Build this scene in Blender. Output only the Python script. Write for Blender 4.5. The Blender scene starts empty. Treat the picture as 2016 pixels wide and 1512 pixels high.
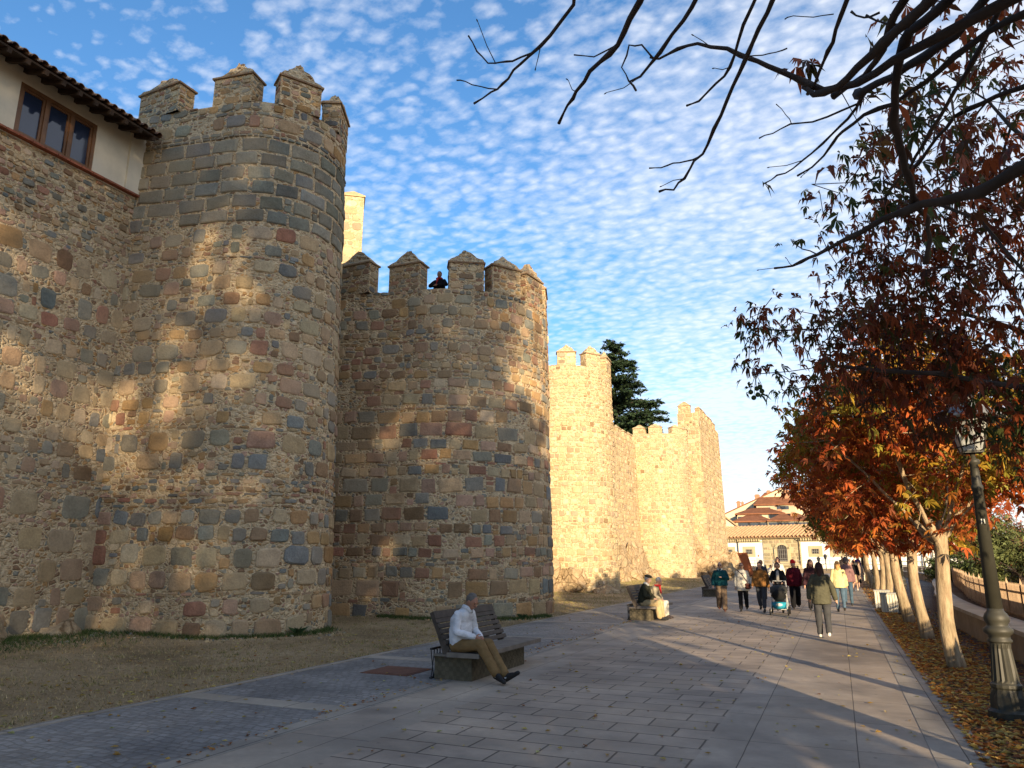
import bpy, bmesh, math, random
import numpy as np
from math import sin, cos, pi, radians, sqrt, atan2, hypot
from mathutils import Vector, Matrix, noise
R = radians
scene = bpy.context.scene
COL = scene.collection
rng = random.Random(7)
FPX, PITCH, YAW, EYE = 1440.0, R(13.4), R(23.5), 1.75
# ------------------------------------------------------------------ helpers
def link(o, parent=None):
    COL.objects.link(o)
    if parent is not None:
        o.parent = parent
        # geometry is written in world coordinates: undo the offset of every ancestor
        off = Vector((0, 0, 0)); q = parent
        while q is not None:
            off += q.location; q = q.parent
        o.location = -off
    return o
def tag(o, label=None, cat=None, group=None, kind=None):
    if label: o['label'] = label
    if cat: o['category'] = cat
    if group: o['group'] = group
    if kind: o['kind'] = kind
    return o
def empty(name, loc, label, cat, group=None):
    o = bpy.data.objects.new(name, None); COL.objects.link(o)
    o.location = loc; o.empty_display_size = .2
    return tag(o, label, cat, group)
def copy_tree(o, parent=None):
    c = o.copy(); COL.objects.link(c)
    if parent is not None: c.parent = parent
    for ch in o.children: copy_tree(ch, c)
    return c
class MB:
    def __init__(s): s.v = []; s.f = []; s.m = []; s.c = []
    def add(s, vs, fs, mi=0, col=(1, 1, 1)):
        n = len(s.v); s.v.extend(tuple(q) for q in vs)
        s.c.extend([col]*len(vs))
        s.f.extend(tuple(i+n for i in f) for f in fs); s.m.extend([mi]*len(fs))
    def box(s, a, b, mi=0, col=(1, 1, 1), rot=None, org=None):
        x0, y0, z0 = a; x1, y1, z1 = b
        vs = [(x0,y0,z0),(x1,y0,z0),(x1,y1,z0),(x0,y1,z0),(x0,y0,z1),(x1,y0,z1),(x1,y1,z1),(x0,y1,z1)]
        if rot is not None:
            o = Vector(org) if org is not None else Vector((0,0,0))
            vs = [tuple(rot @ (Vector(q)-o) + o) for q in vs]
        s.add(vs, [(0,3,2,1),(4,5,6,7),(0,1,5,4),(1,2,6,5),(2,3,7,6),(3,0,4,7)], mi, col)
    def beam(s, p, q, w, h, mi=0, col=(1,1,1), up=(0,0,1)):
        p = Vector(p); q = Vector(q); d = (q-p).normalized(); u = Vector(up)
        sx = d.cross(u)
        if sx.length < 1e-4: sx = d.cross(Vector((1,0,0)))
        sx.normalize(); uz = sx.cross(d)
        vs = []
        for c in (p, q):
            for a, b in ((-1,-1),(1,-1),(1,1),(-1,1)): vs.append(c + sx*a*w/2 + uz*b*h/2)
        s.add(vs, [(3,2,1,0),(4,5,6,7),(0,1,5,4),(1,2,6,5),(2,3,7,6),(3,0,4,7)], mi, col)
    def tube(s, pts, rad, n=8, mi=0, col=(1,1,1)):
        pts = [Vector(q) for q in pts]
        vs = []; up = Vector((0.3, 0.2, 1)).normalized()
        for i, p in enumerate(pts):
            d = (pts[min(i+1, len(pts)-1)] - pts[max(i-1, 0)]).normalized()
            a = d.cross(up)
            if a.length < .05: a = d.cross(Vector((1,0,0)))
            a.normalize(); b = a.cross(d)
            r = rad[i] if hasattr(rad, '__len__') else rad
            for k in range(n):
                t = 2*pi*k/n; vs.append(p + a*cos(t)*r + b*sin(t)*r)
        fs = []
        for i in range(len(pts)-1):
            for k in range(n):
                fs.append((i*n+k, (i+1)*n+k, (i+1)*n+(k+1)%n, i*n+(k+1)%n))
        fs.append(tuple(range(n))); fs.append(tuple(reversed(range((len(pts)-1)*n, len(pts)*n))))
        s.add(vs, fs, mi, col)
    def lathe(s, prof, c=(0,0,0), n=16, mi=0, col=(1,1,1), flute=None):
        vs = []
        for r, z in prof:
            for k in range(n):
                t = 2*pi*k/n; rr = r
                if flute and flute[0] < z < flute[1] and k % 2: rr = r*.9
                vs.append((c[0]+rr*cos(t), c[1]+rr*sin(t), c[2]+z))
        fs = []
        for i in range(len(prof)-1):
            for k in range(n): fs.append((i*n+k, i*n+(k+1)%n, (i+1)*n+(k+1)%n, (i+1)*n+k))
        fs.append(tuple(reversed(range(n)))); fs.append(tuple(range((len(prof)-1)*n, len(prof)*n)))
        s.add(vs, fs, mi, col)
    def loft(s, rings, n=14, mi=0, col=(1,1,1)):
        # rings: (centre, axis_x, axis_y) with the axes already scaled
        vs = []
        for c, ax, ay in rings:
            for k in range(n):
                t = 2*pi*k/n; vs.append(c + ax*cos(t) + ay*sin(t))
        fs = []
        m = len(rings)
        for i in range(m-1):
            for k in range(n): fs.append((i*n+k, i*n+(k+1)%n, (i+1)*n+(k+1)%n, (i+1)*n+k))
        fs.append(tuple(reversed(range(n)))); fs.append(tuple(range((m-1)*n, m*n)))
        s.add(vs, fs, mi, col)
    def ell(s, c, r, n=12, m=8, mi=0, col=(1,1,1), rot=None):
        c = Vector(c); vs = []; fs = []
        for i in range(1, m):
            ph = -pi/2 + pi*i/m
            for k in range(n):
                t = 2*pi*k/n; q = Vector((r[0]*cos(ph)*cos(t), r[1]*cos(ph)*sin(t), r[2]*sin(ph)))
                vs.append(c + (rot @ q if rot else q))
        b = Vector((0,0,-r[2])); t_ = Vector((0,0,r[2]))
        vs.append(c + (rot @ b if rot else b)); vs.append(c + (rot @ t_ if rot else t_))
        for i in range(m-2):
            for k in range(n): fs.append((i*n+k, i*n+(k+1)%n, (i+1)*n+(k+1)%n, (i+1)*n+k))
        nb = (m-1)*n
        for k in range(n):
            fs.append((nb, (k+1)%n, k)); fs.append((nb+1, (m-2)*n+k, (m-2)*n+(k+1)%n))
        s.add(vs, fs, mi, col)
    def cap(s, p, r0, q, r1, n=10, mi=0, col=(1,1,1)):   # tapered capsule
        p = Vector(p); q = Vector(q); d = q-p
        if d.length < 1e-5: d = Vector((0,0,1e-3))
        d.normalize(); a = d.cross(Vector((0,0,1)))
        if a.length < .05: a = d.cross(Vector((1,0,0)))
        a.normalize(); b = d.cross(a)
        rg = []
        for t in (-80,-50,-20): rg.append((p + d*r0*sin(R(t)), a*r0*cos(R(t)), b*r0*cos(R(t))))
        for t in (20,50,80): rg.append((q + d*r1*sin(R(t)), a*r1*cos(R(t)), b*r1*cos(R(t))))
        s.loft(rg, n, mi, col)
    def build(s, name, mats, parent=None, smooth=False):
        me = bpy.data.meshes.new(name); me.from_pydata(s.v, [], s.f)
        if not isinstance(mats, (list, tuple)): mats = [mats]
        for m in mats: me.materials.append(m)
        me.polygons.foreach_set('material_index', s.m)
        a = me.color_attributes.new('Col', 'FLOAT_COLOR', 'POINT')
        arr = np.ones((len(s.v), 4), dtype=np.float32); arr[:, :3] = np.array(s.c, dtype=np.float32).reshape(-1, 3)
        a.data.foreach_set('color', arr.ravel())
        if smooth: me.polygons.foreach_set('use_smooth', [True]*len(s.f))
        me.update()
        return link(bpy.data.objects.new(name, me), parent)
# ------------------------------------------------------------------ materials
class NT:
    def __init__(s, name):
        s.m = bpy.data.materials.new(name); s.m.use_nodes = True
        s.t = s.m.node_tree; s.n = s.t.nodes; s.b = s.n['Principled BSDF']; s.co = None
    def N(s, ty, **k):
        n = s.n.new(ty)
        for a, v in k.items():
            if a.startswith('i_'):
                n.inputs[a[2:].replace('_', ' ')].default_value = v
            else: setattr(n, a, v)
        return n
    def L(s, a, b): s.t.links.new(a, b)
    def coord(s, scale=(1,1,1), kind='Object'):
        tc = s.N('ShaderNodeTexCoord'); mp = s.N('ShaderNodeMapping'); mp.inputs['Scale'].default_value = scale
        s.L(tc.outputs[kind], mp.inputs['Vector']); return mp.outputs['Vector']
    def noise(s, scale, detail=4, rough=.55, vec=None, dist=0):
        n = s.N('ShaderNodeTexNoise'); n.inputs['Scale'].default_value = scale
        n.inputs['Detail'].default_value = detail; n.inputs['Roughness'].default_value = rough
        n.inputs['Distortion'].default_value = dist
        if vec is not None: s.L(vec, n.inputs['Vector'])
        return n.outputs['Fac']
    def ramp(s, fac, stops, interp='LINEAR'):
        r = s.N('ShaderNodeValToRGB'); e = r.color_ramp.elements; r.color_ramp.interpolation = interp
        while len(e) < len(stops): e.new(.5)
        for el, (p, c) in zip(e, stops):
            el.position = p; el.color = (*c, 1) if len(c) == 3 else c
        s.L(fac, r.inputs['Fac']); return r.outputs['Color']
    def mix(s, fac, a, b, mode='MIX'):
        m = s.N('ShaderNodeMix', data_type='RGBA', blend_type=mode)
        for v, i in ((fac, 0), (a, 6), (b, 7)):
            if hasattr(v, 'is_linked'): s.L(v, m.inputs[i])
            elif i == 0: m.inputs[0].default_value = v
            else: m.inputs[i].default_value = (*v, 1)
        return m.outputs[2]
    def math(s, op, a, b=0.0, c=None):
        m = s.N('ShaderNodeMath', operation=op)
        for i, v in enumerate((a, b) if c is None else (a, b, c)):
            if hasattr(v, 'is_linked'): s.L(v, m.inputs[i])
            else: m.inputs[i].default_value = v
        return m.outputs[0]
    def bump(s, h, strength=.5, dist=.02, prev=None):
        b = s.N('ShaderNodeBump'); b.inputs['Strength'].default_value = strength; b.inputs['Distance'].default_value = dist
        s.L(h, b.inputs['Height'])
        if prev is not None: s.L(prev, b.inputs['Normal'])
        return b.outputs['Normal']
    def out(s, col=None, nor=None, rough=.9, spec=.25, metal=0):
        b = s.b
        if col is not None:
            if hasattr(col, 'is_linked'): s.L(col, b.inputs['Base Color'])
            else: b.inputs['Base Color'].default_value = (*col, 1)
        if nor is not None: s.L(nor, b.inputs['Normal'])
        b.inputs['Roughness'].default_value = rough; b.inputs['Metallic'].default_value = metal
        b.inputs['Specular IOR Level'].default_value = spec
        return s.m
_mc = {}
def plain(name, col, rough=.85, var=.25, scale=6, bump=.3, bd=.01, spec=.25, metal=0, attr=False):
    key = (name, tuple(col), rough, var, scale)
    if key in _mc: return _mc[key]
    t = NT(name); v = t.coord()
    n = t.noise(scale, 5, .6, v); n2 = t.noise(scale*7, 3, .6, v)
    base = col
    if attr: base = t.N('ShaderNodeAttribute', attribute_name='Col').outputs['Color']
    f = t.ramp(n, [(.3, (1-var,)*3), (.7, (1+var*.6,)*3)])
    c = t.mix(1.0, base, f, 'MULTIPLY')
    h = t.math('ADD', t.math('MULTIPLY', n, .6), t.math('MULTIPLY', n2, .4))
    m = t.out(c, t.bump(h, bump, bd), rough, spec, metal)
    _mc[key] = m; return m
def cloth(col, name='cloth'):
    return plain(name, col, .95, .22, 9, .6, .02, .1)
# stone: colour from the mesh (each block its own colour), mottled
t = NT('stone_blocks'); v = t.coord()
at = t.N('ShaderNodeAttribute', attribute_name='Col').outputs['Color']
n1 = t.noise(3.5, 6, .65, v); n2 = t.noise(22, 5, .65, v); n3 = t.noise(.45, 3, .5, v); n4 = t.noise(70, 3, .6, v)
c = t.mix(1, at, t.ramp(n1, [(.28, (.72,.7,.68)), (.72, (1.22,1.2,1.16))]), 'MULTIPLY')
c = t.mix(1, c, t.ramp(n2, [(.3, (.78,.78,.78)), (.7, (1.16,1.16,1.16))]), 'MULTIPLY')
c = t.mix(t.ramp(n3, [(.42, (0,0,0)), (.66, (.45,.45,.45))]), c, (.40,.31,.19))
h = t.math('ADD', t.math('MULTIPLY', n1, .7), t.math('MULTIPLY', n2, .5)); h = t.math('ADD', h, t.math('MULTIPLY', n4, .15))
M_STONE = t.out(c, t.bump(h, .9, .035), .95, .12)
def rubble_mat(name, mortar, cols, sc=8.0, mw=.16):
    t = NT(name); v = t.coord((1,1,1.35))
    nz = t.N('ShaderNodeTexNoise'); nz.inputs['Scale'].default_value = 5; t.L(v, nz.inputs['Vector'])
    vm = t.N('ShaderNodeVectorMath', operation='MULTIPLY_ADD'); t.L(nz.outputs['Color'], vm.inputs[0])
    vm.inputs[1].default_value = (.12,.12,.12); t.L(v, vm.inputs[2]); vv = vm.outputs[0]
    vo = t.N('ShaderNodeTexVoronoi', feature='F1'); vo.inputs['Scale'].default_value = sc; t.L(vv, vo.inputs['Vector'])
    ve = t.N('ShaderNodeTexVoronoi', feature='DISTANCE_TO_EDGE'); ve.inputs['Scale'].default_value = sc; t.L(vv, ve.inputs['Vector'])
    sp = t.N('ShaderNodeSeparateColor'); t.L(vo.outputs['Color'], sp.inputs[0])
    n = len(cols); sc_ = t.ramp(sp.outputs[0], [(i/n, c) for i, c in enumerate(cols)], 'CONSTANT')
    n1 = t.noise(9, 5, .6, v); n2 = t.noise(30, 4, .6, v)
    big = t.noise(.8, 3, .5, v)
    w = t.math('MULTIPLY', t.math('ADD', big, .1), mw*1.7)       # joint width varies over the wall
    e = t.math('DIVIDE', ve.outputs['Distance'], w)
    k = t.ramp(e, [(.75, (0,0,0)), (1.0, (1,1,1))])
    mcol = t.mix(1, mortar, t.ramp(n2, [(.3, (.75,.75,.75)), (.7, (1.15,1.15,1.15))]), 'MULTIPLY')
    c = t.mix(k, mcol, sc_); c = t.mix(1, c, t.ramp(n1, [(.3, (.75,.74,.73)), (.7, (1.2,1.2,1.2))]), 'MULTIPLY')
    h = t.math('ADD', t.math('MULTIPLY', t.math('MINIMUM', e, 1.6), .5), t.math('MULTIPLY', n2, .4))
    return t.out(c, t.bump(h, .9, .04), .95, .1)
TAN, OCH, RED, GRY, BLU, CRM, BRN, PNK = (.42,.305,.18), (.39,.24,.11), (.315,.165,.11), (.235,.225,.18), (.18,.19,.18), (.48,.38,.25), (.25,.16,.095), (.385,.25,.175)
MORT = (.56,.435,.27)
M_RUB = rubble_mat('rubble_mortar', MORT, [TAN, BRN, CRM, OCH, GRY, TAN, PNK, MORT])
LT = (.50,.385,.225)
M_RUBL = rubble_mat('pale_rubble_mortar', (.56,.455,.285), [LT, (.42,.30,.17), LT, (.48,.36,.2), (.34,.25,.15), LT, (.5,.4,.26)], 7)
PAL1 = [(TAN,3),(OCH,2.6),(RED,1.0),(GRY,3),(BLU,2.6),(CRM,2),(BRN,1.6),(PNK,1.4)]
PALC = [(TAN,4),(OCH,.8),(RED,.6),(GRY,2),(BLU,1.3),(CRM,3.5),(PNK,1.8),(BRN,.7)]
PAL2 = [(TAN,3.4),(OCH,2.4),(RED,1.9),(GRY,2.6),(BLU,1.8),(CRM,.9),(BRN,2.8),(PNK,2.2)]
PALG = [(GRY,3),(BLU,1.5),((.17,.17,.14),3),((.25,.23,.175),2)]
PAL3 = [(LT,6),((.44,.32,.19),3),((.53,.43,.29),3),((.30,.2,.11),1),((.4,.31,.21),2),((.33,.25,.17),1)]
def pick(pal, r):
    t = r.random()*sum(w for _, w in pal)
    for c, w in pal:
        t -= w
        if t <= 0: break
    k = r.uniform(.72, 1.2); return tuple(min(.7, q*k*r.uniform(.96,1.04)) for q in c)
def stone(mb, P, cs, cz, w, h, col, r, k=10, fine=True, blk=3.0, bulge=.03):
    ex = r.uniform(blk*.8, blk*1.3); ph = r.uniform(-.07,.07); base = []
    sk = r.uniform(-.1,.1)
    jw = .2/blk*3; cut = (.2, .62) if blk < 3.3 else (.07, .2)
    cn = [(sx*(w/2)*(1-r.uniform(0,jw)), sy*(h/2)*(1-r.uniform(0,jw))) for sx, sy in ((-1,-1),(1,-1),(1,1),(-1,1))]
    for i in range(4):
        p, c_, n_ = cn[i-1], cn[i], cn[(i+1)%4]; f0 = r.uniform(*cut)*.5; f1 = r.uniform(*cut)*.5
        base.append((c_[0]+(p[0]-c_[0])*f0, c_[1]+(p[1]-c_[1])*f0))
        if fine: q = r.uniform(.25,.5); base.append((c_[0]+((p[0]-c_[0])*f0+(n_[0]-c_[0])*f1)*q, c_[1]+((p[1]-c_[1])*f0+(n_[1]-c_[1])*f1)*q))
        base.append((c_[0]+(n_[0]-c_[0])*f1, c_[1]+(n_[1]-c_[1])*f1))
    k = len(base); base = [(a*cos(ph)-b*sin(ph)+r.uniform(-.012,.012)*w, a*sin(ph)+b*cos(ph)+r.uniform(-.015,.015)*h) for a, b in base]
    b = bulge*r.uniform(.5,1.4)
    tx, tz = r.uniform(-.25,.25), r.uniform(-.25,.25)
    rings = [(1.0,-.012),(.965,.6),(.80,1.0)] if fine else [(1.0,-.01),(.85,.9)]
    vs = []
    for sc, of in rings:
        for a, c in base:
            o = of if of < 0 else b*of*(1+tx*a/w*2+tz*c/h*2)
            vs.append(P(cs+a*sc, cz+c*sc, o))
    vs.append(P(cs, cz, b*(1.05 if fine else 1)))
    fs = []
    for q in range(len(rings)-1):
        for i in range(k): fs.append((q*k+i, q*k+(i+1)%k, (q+1)*k+(i+1)%k, (q+1)*k+i))
    q = len(rings)-1
    for i in range(k): fs.append((q*k+i, q*k+(i+1)%k, len(vs)-1))
    mb.add(vs, fs, 1, col)
def masonry(mb, P, s0, s1, z0, z1, pal, r, hr=(.2,.48), asp=(.8,1.9), mort=.035, small=.28, skip=.05, fine=True, blk=3.0, bulge=.03, thin=.25, big=None, zmin=None):
    z = z0; k = 10 if fine else 8
    while z < z1-.06:
        th = r.random() < thin
        h = r.uniform(.09,.15) if th else r.uniform(*hr)
        h = min(h, z1-z)
        ph = r.uniform(0,6); am = 0 if thin == 0 else .035
        s = s0
        while s < s1-.05:
            w = max(.12, h*r.uniform(*asp)) if not th else r.uniform(.12,.42)
            if s1-s-w < .12: w = s1-s
            wz = am*sin(s*1.1+ph)
            if h > .24 and r.random() < small:
                w = min(w, r.uniform(.14,.3)); nn = r.choice((2,2,3)); cuts = sorted([0,1]+[(i+1)/nn+r.uniform(-.08,.08) for i in range(nn-1)])
                for a, b_ in zip(cuts, cuts[1:]):
                    hh = (b_-a)*h
                    if r.random() > skip*2 and w > .08: stone(mb, P, s+w/2, z+a*h+hh/2+wz, w-mort*.8, max(.04,hh-mort*.8), pick(pal, r), r, k, fine, blk, bulge*.7)
            elif r.random() > skip and w > .08:
                j = 0 if thin == 0 else r.uniform(-.02,.02)
                stone(mb, P, s+w/2, z+h/2+wz+j, w-mort, h-mort*(.6 if th else 1)-abs(j), pick(pal, r), r, k, fine, blk, bulge*(.6 if th else 1))
            s += w
        z += h
def grid(mb, P, s0, s1, z0, z1, ds, dz, mi=0, amp=.015):
    ns = max(1, int((s1-s0)/ds)); nz = max(1, int((z1-z0)/dz)); vs = []
    for j in range(nz+1):
        for i in range(ns+1):
            s = s0+(s1-s0)*i/ns; z = z0+(z1-z0)*j/nz
            vs.append(P(s, z, amp*noise.noise(Vector((s*1.7, z*1.7, 3)))))
    fs = [(j*(ns+1)+i, j*(ns+1)+i+1, (j+1)*(ns+1)+i+1, (j+1)*(ns+1)+i) for j in range(nz) for i in range(ns)]
    mb.add(vs, fs, mi, (1,1,1))
def planeP(o, u, n):
    o = Vector(o); u = Vector(u).normalized(); n = Vector(n).normalized()
    return lambda s, z, off=0: (o.x+u.x*s+n.x*off, o.y+u.y*s+n.y*off, o.z+z)
def merlon(parent, c, ang, w, d, h, hp, pal, r, mats, fine=True, label=None):
    # c: centre of the foot (world); ang: direction of the outward normal
    h *= r.uniform(.9,1.08); hp *= r.uniform(.8,1.1); ang += r.uniform(-.06,.06)
    n = Vector((cos(ang), sin(ang), 0)); u = Vector((-n.y, n.x, 0)); c = Vector(c)
    mb = MB(); hs = (.12,.26) if fine else (.15,.3)
    for o, uu, nn, ww in ((c+n*d/2-u*w/2, u, n, w), (c-n*d/2+u*w/2, -u, -n, w), (c+u*w/2+n*d/2, -n, u, d), (c-u*w/2-n*d/2, n, -u, d)):
        P = planeP(o, uu, nn); grid(mb, P, 0, ww, -.02, h, .3, .3, 0, .0)
        masonry(mb, P, .01, ww-.01, 0, h, pal, r, hs, (1,2.2), .025, .15, .05, False, 3, .022, .35)
    mo = mb.build('merlon', mats, parent)
    if label: mo['label'] = label
    cp = MB(); e = .05
    def q(a, b, z): return c + u*a + n*b + Vector((0,0,z))
    W, D = w/2+e, d/2+e
    cp.add([q(-W,-D,h),q(W,-D,h),q(W,D,h),q(-W,D,h),q(-W,-D,h+.05),q(W,-D,h+.05),q(W,D,h+.05),q(-W,D,h+.05)],
           [(0,3,2,1),(0,1,5,4),(1,2,6,5),(2,3,7,6),(3,0,4,7),(4,5,6,7)], 0, BRN)
    # pyramid with a rough, uneven surface
    W -= .02; D -= .02; vs = []; N = 6
    for lv in range(N+1):
        f = 1-lv/N*.93
        zz = h+.051+hp*lv/N
        for a, b in [(-1,-1),(-.33,-1),(.33,-1),(1,-1),(1,-.33),(1,.33),(1,1),(.33,1),(-.33,1),(-1,1),(-1,.33),(-1,-.33)]:
            p = q(a*W*f, b*D*f, zz); j = .05*min(1, lv)
            vs.append(p + Vector((r.uniform(-j,j), r.uniform(-j,j), r.uniform(-j,j)*.7)))
    fs = [(l*12+i, l*12+(i+1)%12, (l+1)*12+(i+1)%12, (l+1)*12+i) for l in range(N) for i in range(12)]
    fs.append(tuple(range(N*12, N*12+12)))
    cp.add(vs, fs, 1, pick(pal, r))
    cp.build('cap', [M_STONE, mats[0]], mo)
    return mo
def upath(c, r, back, flare=0):
    # plan of a tower: flank from x=back to the arc, half circle facing +x, flank back
    fl = c[0]-back; tot = fl*2+pi*r
    def B(s):
        if s < fl: return Vector((back+s, c[1]-r-flare*(fl-s), 0)), Vector((0,-1,0))
        if s < fl+pi*r:
            t = -pi/2+(s-fl)/r; n = Vector((cos(t), sin(t), 0))
            return Vector((c[0], c[1], 0))+n*r, n
        return Vector((c[0]-(s-fl-pi*r), c[1]+r, 0)), Vector((0,1,0))
    return B, tot, fl
def tower(name, label, c, r, back, z1, batter, bands, seed, mats, merlons, fine=True, floor=1.1, ds=.25, base=-.15, smax=None, flare=0):
    rr = random.Random(seed)
    B, tot, fl = upath(c, r, back, flare)
    def P(s, z, o=0):
        p, n = B(min(max(s, 0), tot)); wob = .03*noise.noise(Vector((p.x*.5, p.y*.5, z*.4)))
        q = p + n*(o - batter*z + wob); return (q.x, q.y, z)
    root = empty(name, (c[0], c[1], 0), label, 'tower')
    mb = MB(); grid(mb, P, 0, tot, base, z1, ds, ds*1.4, 0, .02)
    # parapet rim, inner face, wall-walk
    th = .55; N = 40; vs = []
    for i in range(N+1):
        s = tot*i/N; p, n = B(s)
        for o, z in ((0, z1), (-th, z1), (-th, z1-floor)):
            q = p + n*(o-batter*z1); vs.append((q.x, q.y, z))
    fs = []
    for i in range(N):
        a = i*3; b = a+3
        fs += [(a,b,b+1,a+1), (a+1,b+1,b+2,a+2)]
    fs.append(tuple(i*3+2 for i in range(N+1)))
    mb.add(vs, fs, 0)
    lim = smax if smax else tot
    for (za, zb, pal, kw) in bands:
        masonry(mb, P, .02, lim-.02, za, zb, pal, rr, fine=fine, **kw)
    mb.build('wall', mats, root, smooth=False)
    for (kind, val, w, h, hp) in merlons:
        if kind == 'a':
            t = R(val); n = Vector((cos(t), sin(t), 0)); p = Vector((c[0], c[1], 0))+n*(r-batter*z1-.26)
        else:
            t = -pi/2; p = Vector((val, c[1]-r+batter*z1+.26-flare*(c[0]-val), 0))
            if kind == 'g': t = pi/2; p = Vector((val, c[1]+r-batter*z1-.26, 0))
        merlon(root, (p.x, p.y, z1), t, w, .5, h, hp, bands[-1][2], rr, mats, fine)
    return root
# ------------------------------------------------------------------ the walls and towers
D1 = dict(hr=(.2,.5), asp=(.8,1.7), small=.3)
ASH = dict(hr=(.37,.43), asp=(1.5,2.3), mort=.035, small=.06, skip=.02, blk=4.2, thin=0, bulge=.035)
MS = [M_RUB, M_STONE]; ML = [M_RUBL, M_STONE]
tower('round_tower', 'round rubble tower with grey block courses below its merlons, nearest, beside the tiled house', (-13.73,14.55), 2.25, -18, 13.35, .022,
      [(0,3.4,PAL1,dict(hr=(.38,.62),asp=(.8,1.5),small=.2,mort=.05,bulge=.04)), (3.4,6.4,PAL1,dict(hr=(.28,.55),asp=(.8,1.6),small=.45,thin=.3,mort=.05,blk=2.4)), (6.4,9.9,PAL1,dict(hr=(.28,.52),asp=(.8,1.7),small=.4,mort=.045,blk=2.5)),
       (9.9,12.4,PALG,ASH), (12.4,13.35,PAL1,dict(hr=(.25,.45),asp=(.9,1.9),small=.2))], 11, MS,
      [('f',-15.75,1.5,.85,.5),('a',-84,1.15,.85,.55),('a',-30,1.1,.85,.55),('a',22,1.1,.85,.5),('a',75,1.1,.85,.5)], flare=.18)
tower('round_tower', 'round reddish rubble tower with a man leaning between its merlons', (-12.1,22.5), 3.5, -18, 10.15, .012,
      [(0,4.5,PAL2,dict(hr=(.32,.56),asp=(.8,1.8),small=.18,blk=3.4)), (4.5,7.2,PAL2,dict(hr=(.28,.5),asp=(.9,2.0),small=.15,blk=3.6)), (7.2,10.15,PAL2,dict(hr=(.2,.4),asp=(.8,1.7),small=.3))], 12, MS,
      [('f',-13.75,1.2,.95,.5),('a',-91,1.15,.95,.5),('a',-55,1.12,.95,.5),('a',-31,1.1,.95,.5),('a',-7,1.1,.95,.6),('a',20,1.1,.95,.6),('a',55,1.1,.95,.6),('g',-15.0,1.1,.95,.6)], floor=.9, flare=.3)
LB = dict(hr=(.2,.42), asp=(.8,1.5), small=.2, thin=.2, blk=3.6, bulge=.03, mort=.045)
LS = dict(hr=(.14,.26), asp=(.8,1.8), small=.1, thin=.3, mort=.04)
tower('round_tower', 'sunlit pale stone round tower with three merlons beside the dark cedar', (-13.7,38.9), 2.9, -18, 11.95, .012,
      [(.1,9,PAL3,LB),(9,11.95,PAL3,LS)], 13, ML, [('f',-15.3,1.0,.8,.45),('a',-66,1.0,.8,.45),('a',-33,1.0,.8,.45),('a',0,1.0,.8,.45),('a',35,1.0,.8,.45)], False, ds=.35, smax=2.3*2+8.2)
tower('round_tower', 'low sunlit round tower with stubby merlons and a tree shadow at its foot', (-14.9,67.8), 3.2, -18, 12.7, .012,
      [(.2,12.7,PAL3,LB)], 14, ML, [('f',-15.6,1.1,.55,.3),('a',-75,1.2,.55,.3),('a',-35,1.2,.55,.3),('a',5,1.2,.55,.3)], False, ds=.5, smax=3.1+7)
# square corner tower
root = empty('square_tower', (-14.5,79,0), 'tall sunlit corner tower with a rocky mound at its foot, farthest of all', 'tower')
mb = MB(); r5 = random.Random(15)
X5, YA, YB, Z5 = -11.2, 72.6, 86.5, 15.9
def bat(P, n, k=.02):
    n = Vector(n); return lambda s, z, o=0: tuple(Vector(P(s, z, o)) - n*k*z)
PA = bat(planeP((-13.6,YA,0),(1,0,0),(0,-1,0)), (0,-1,0)); PB = bat(planeP((X5,YA,0),(0,1,0),(1,0,0)), (1,0,0))
for P, L in ((PA,2.4-.3),(PB,13.9)):
    grid(mb, P, 0 if P is PA else .3, L, -.1, Z5, .8, .8); masonry(mb, P, .05 if P is PA else .35, L-.05, .2, Z5, PAL3, r5, fine=False, hr=(.28,.5), asp=(.9,1.7), small=.1, thin=.1, mort=.05, blk=3.6, bulge=.035)
mb.box((-13.6,YA+.32,Z5-.02),(X5-.35,YB-.3,Z5-.01)); mb.box((-13.6,YB-.3,0),(X5-.35,YB-.1,Z5-.02))
# quoin column closes the near corner
for z in range(0, 32):
    zz = z*.5; x = X5-.02*zz; y = YA+.02*zz
    mb.box((x-.34,y-.03+.002*z,zz),(x+.03,y+.34,zz+.47),1,pick(PAL3,r5))
mb.build('wall', ML, root)
for x in (-12.9,): merlon(root, (x,YA+.62,Z5), -pi/2, 1.2, .5, .75, .4, PAL3, r5, ML, False)
for y in (75.5,77.7,79.9,82.1,84.3): merlon(root, (X5-.68,y,Z5), 0, 1.2, .5, .7, .38, PAL3, r5, ML, False)
def curtain(label, x, xt, y0, y1, z1, bands, seed, mats, fine, mer=0, ds=.4):
    root = empty('curtain_wall', (x,(y0+y1)/2,0), label, 'wall')
    k = (x-xt)/z1; P0 = planeP((x,y0,0),(0,1,0),(1,0,0)); P = bat(P0,(1,0,0),k); rr = random.Random(seed)
    mb = MB(); grid(mb, P, 0, y1-y0, -.1, z1, ds, ds*1.3)
    for za, zb, pal, kw in bands: masonry(mb, P, .02, y1-y0-.02, za, zb, pal, rr, fine=fine, **kw)
    mb.box((xt-1.6,y0,z1-.05),(xt-.02,y1,z1-.004))
    mb.build('wall', mats, root)
    if mer:
        n = int((y1-y0)/mer)
        for i in range(n): merlon(root, (xt-.3, y0+(i+.5)*mer, z1), 0, mer*.55, .5, .42, .25, bands[-1][2], rr, mats, False)
    return root
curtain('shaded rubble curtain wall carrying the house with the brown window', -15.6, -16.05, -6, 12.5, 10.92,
        [(0,9.2,PALC,dict(hr=(.36,.72),asp=(.6,1.3),small=.22,thin=.3,mort=.07,bulge=.02)),(9.2,10.92,PALC,dict(hr=(.12,.26),asp=(.8,1.8),small=.2,mort=.04,thin=.3))], 21, MS, True)
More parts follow.
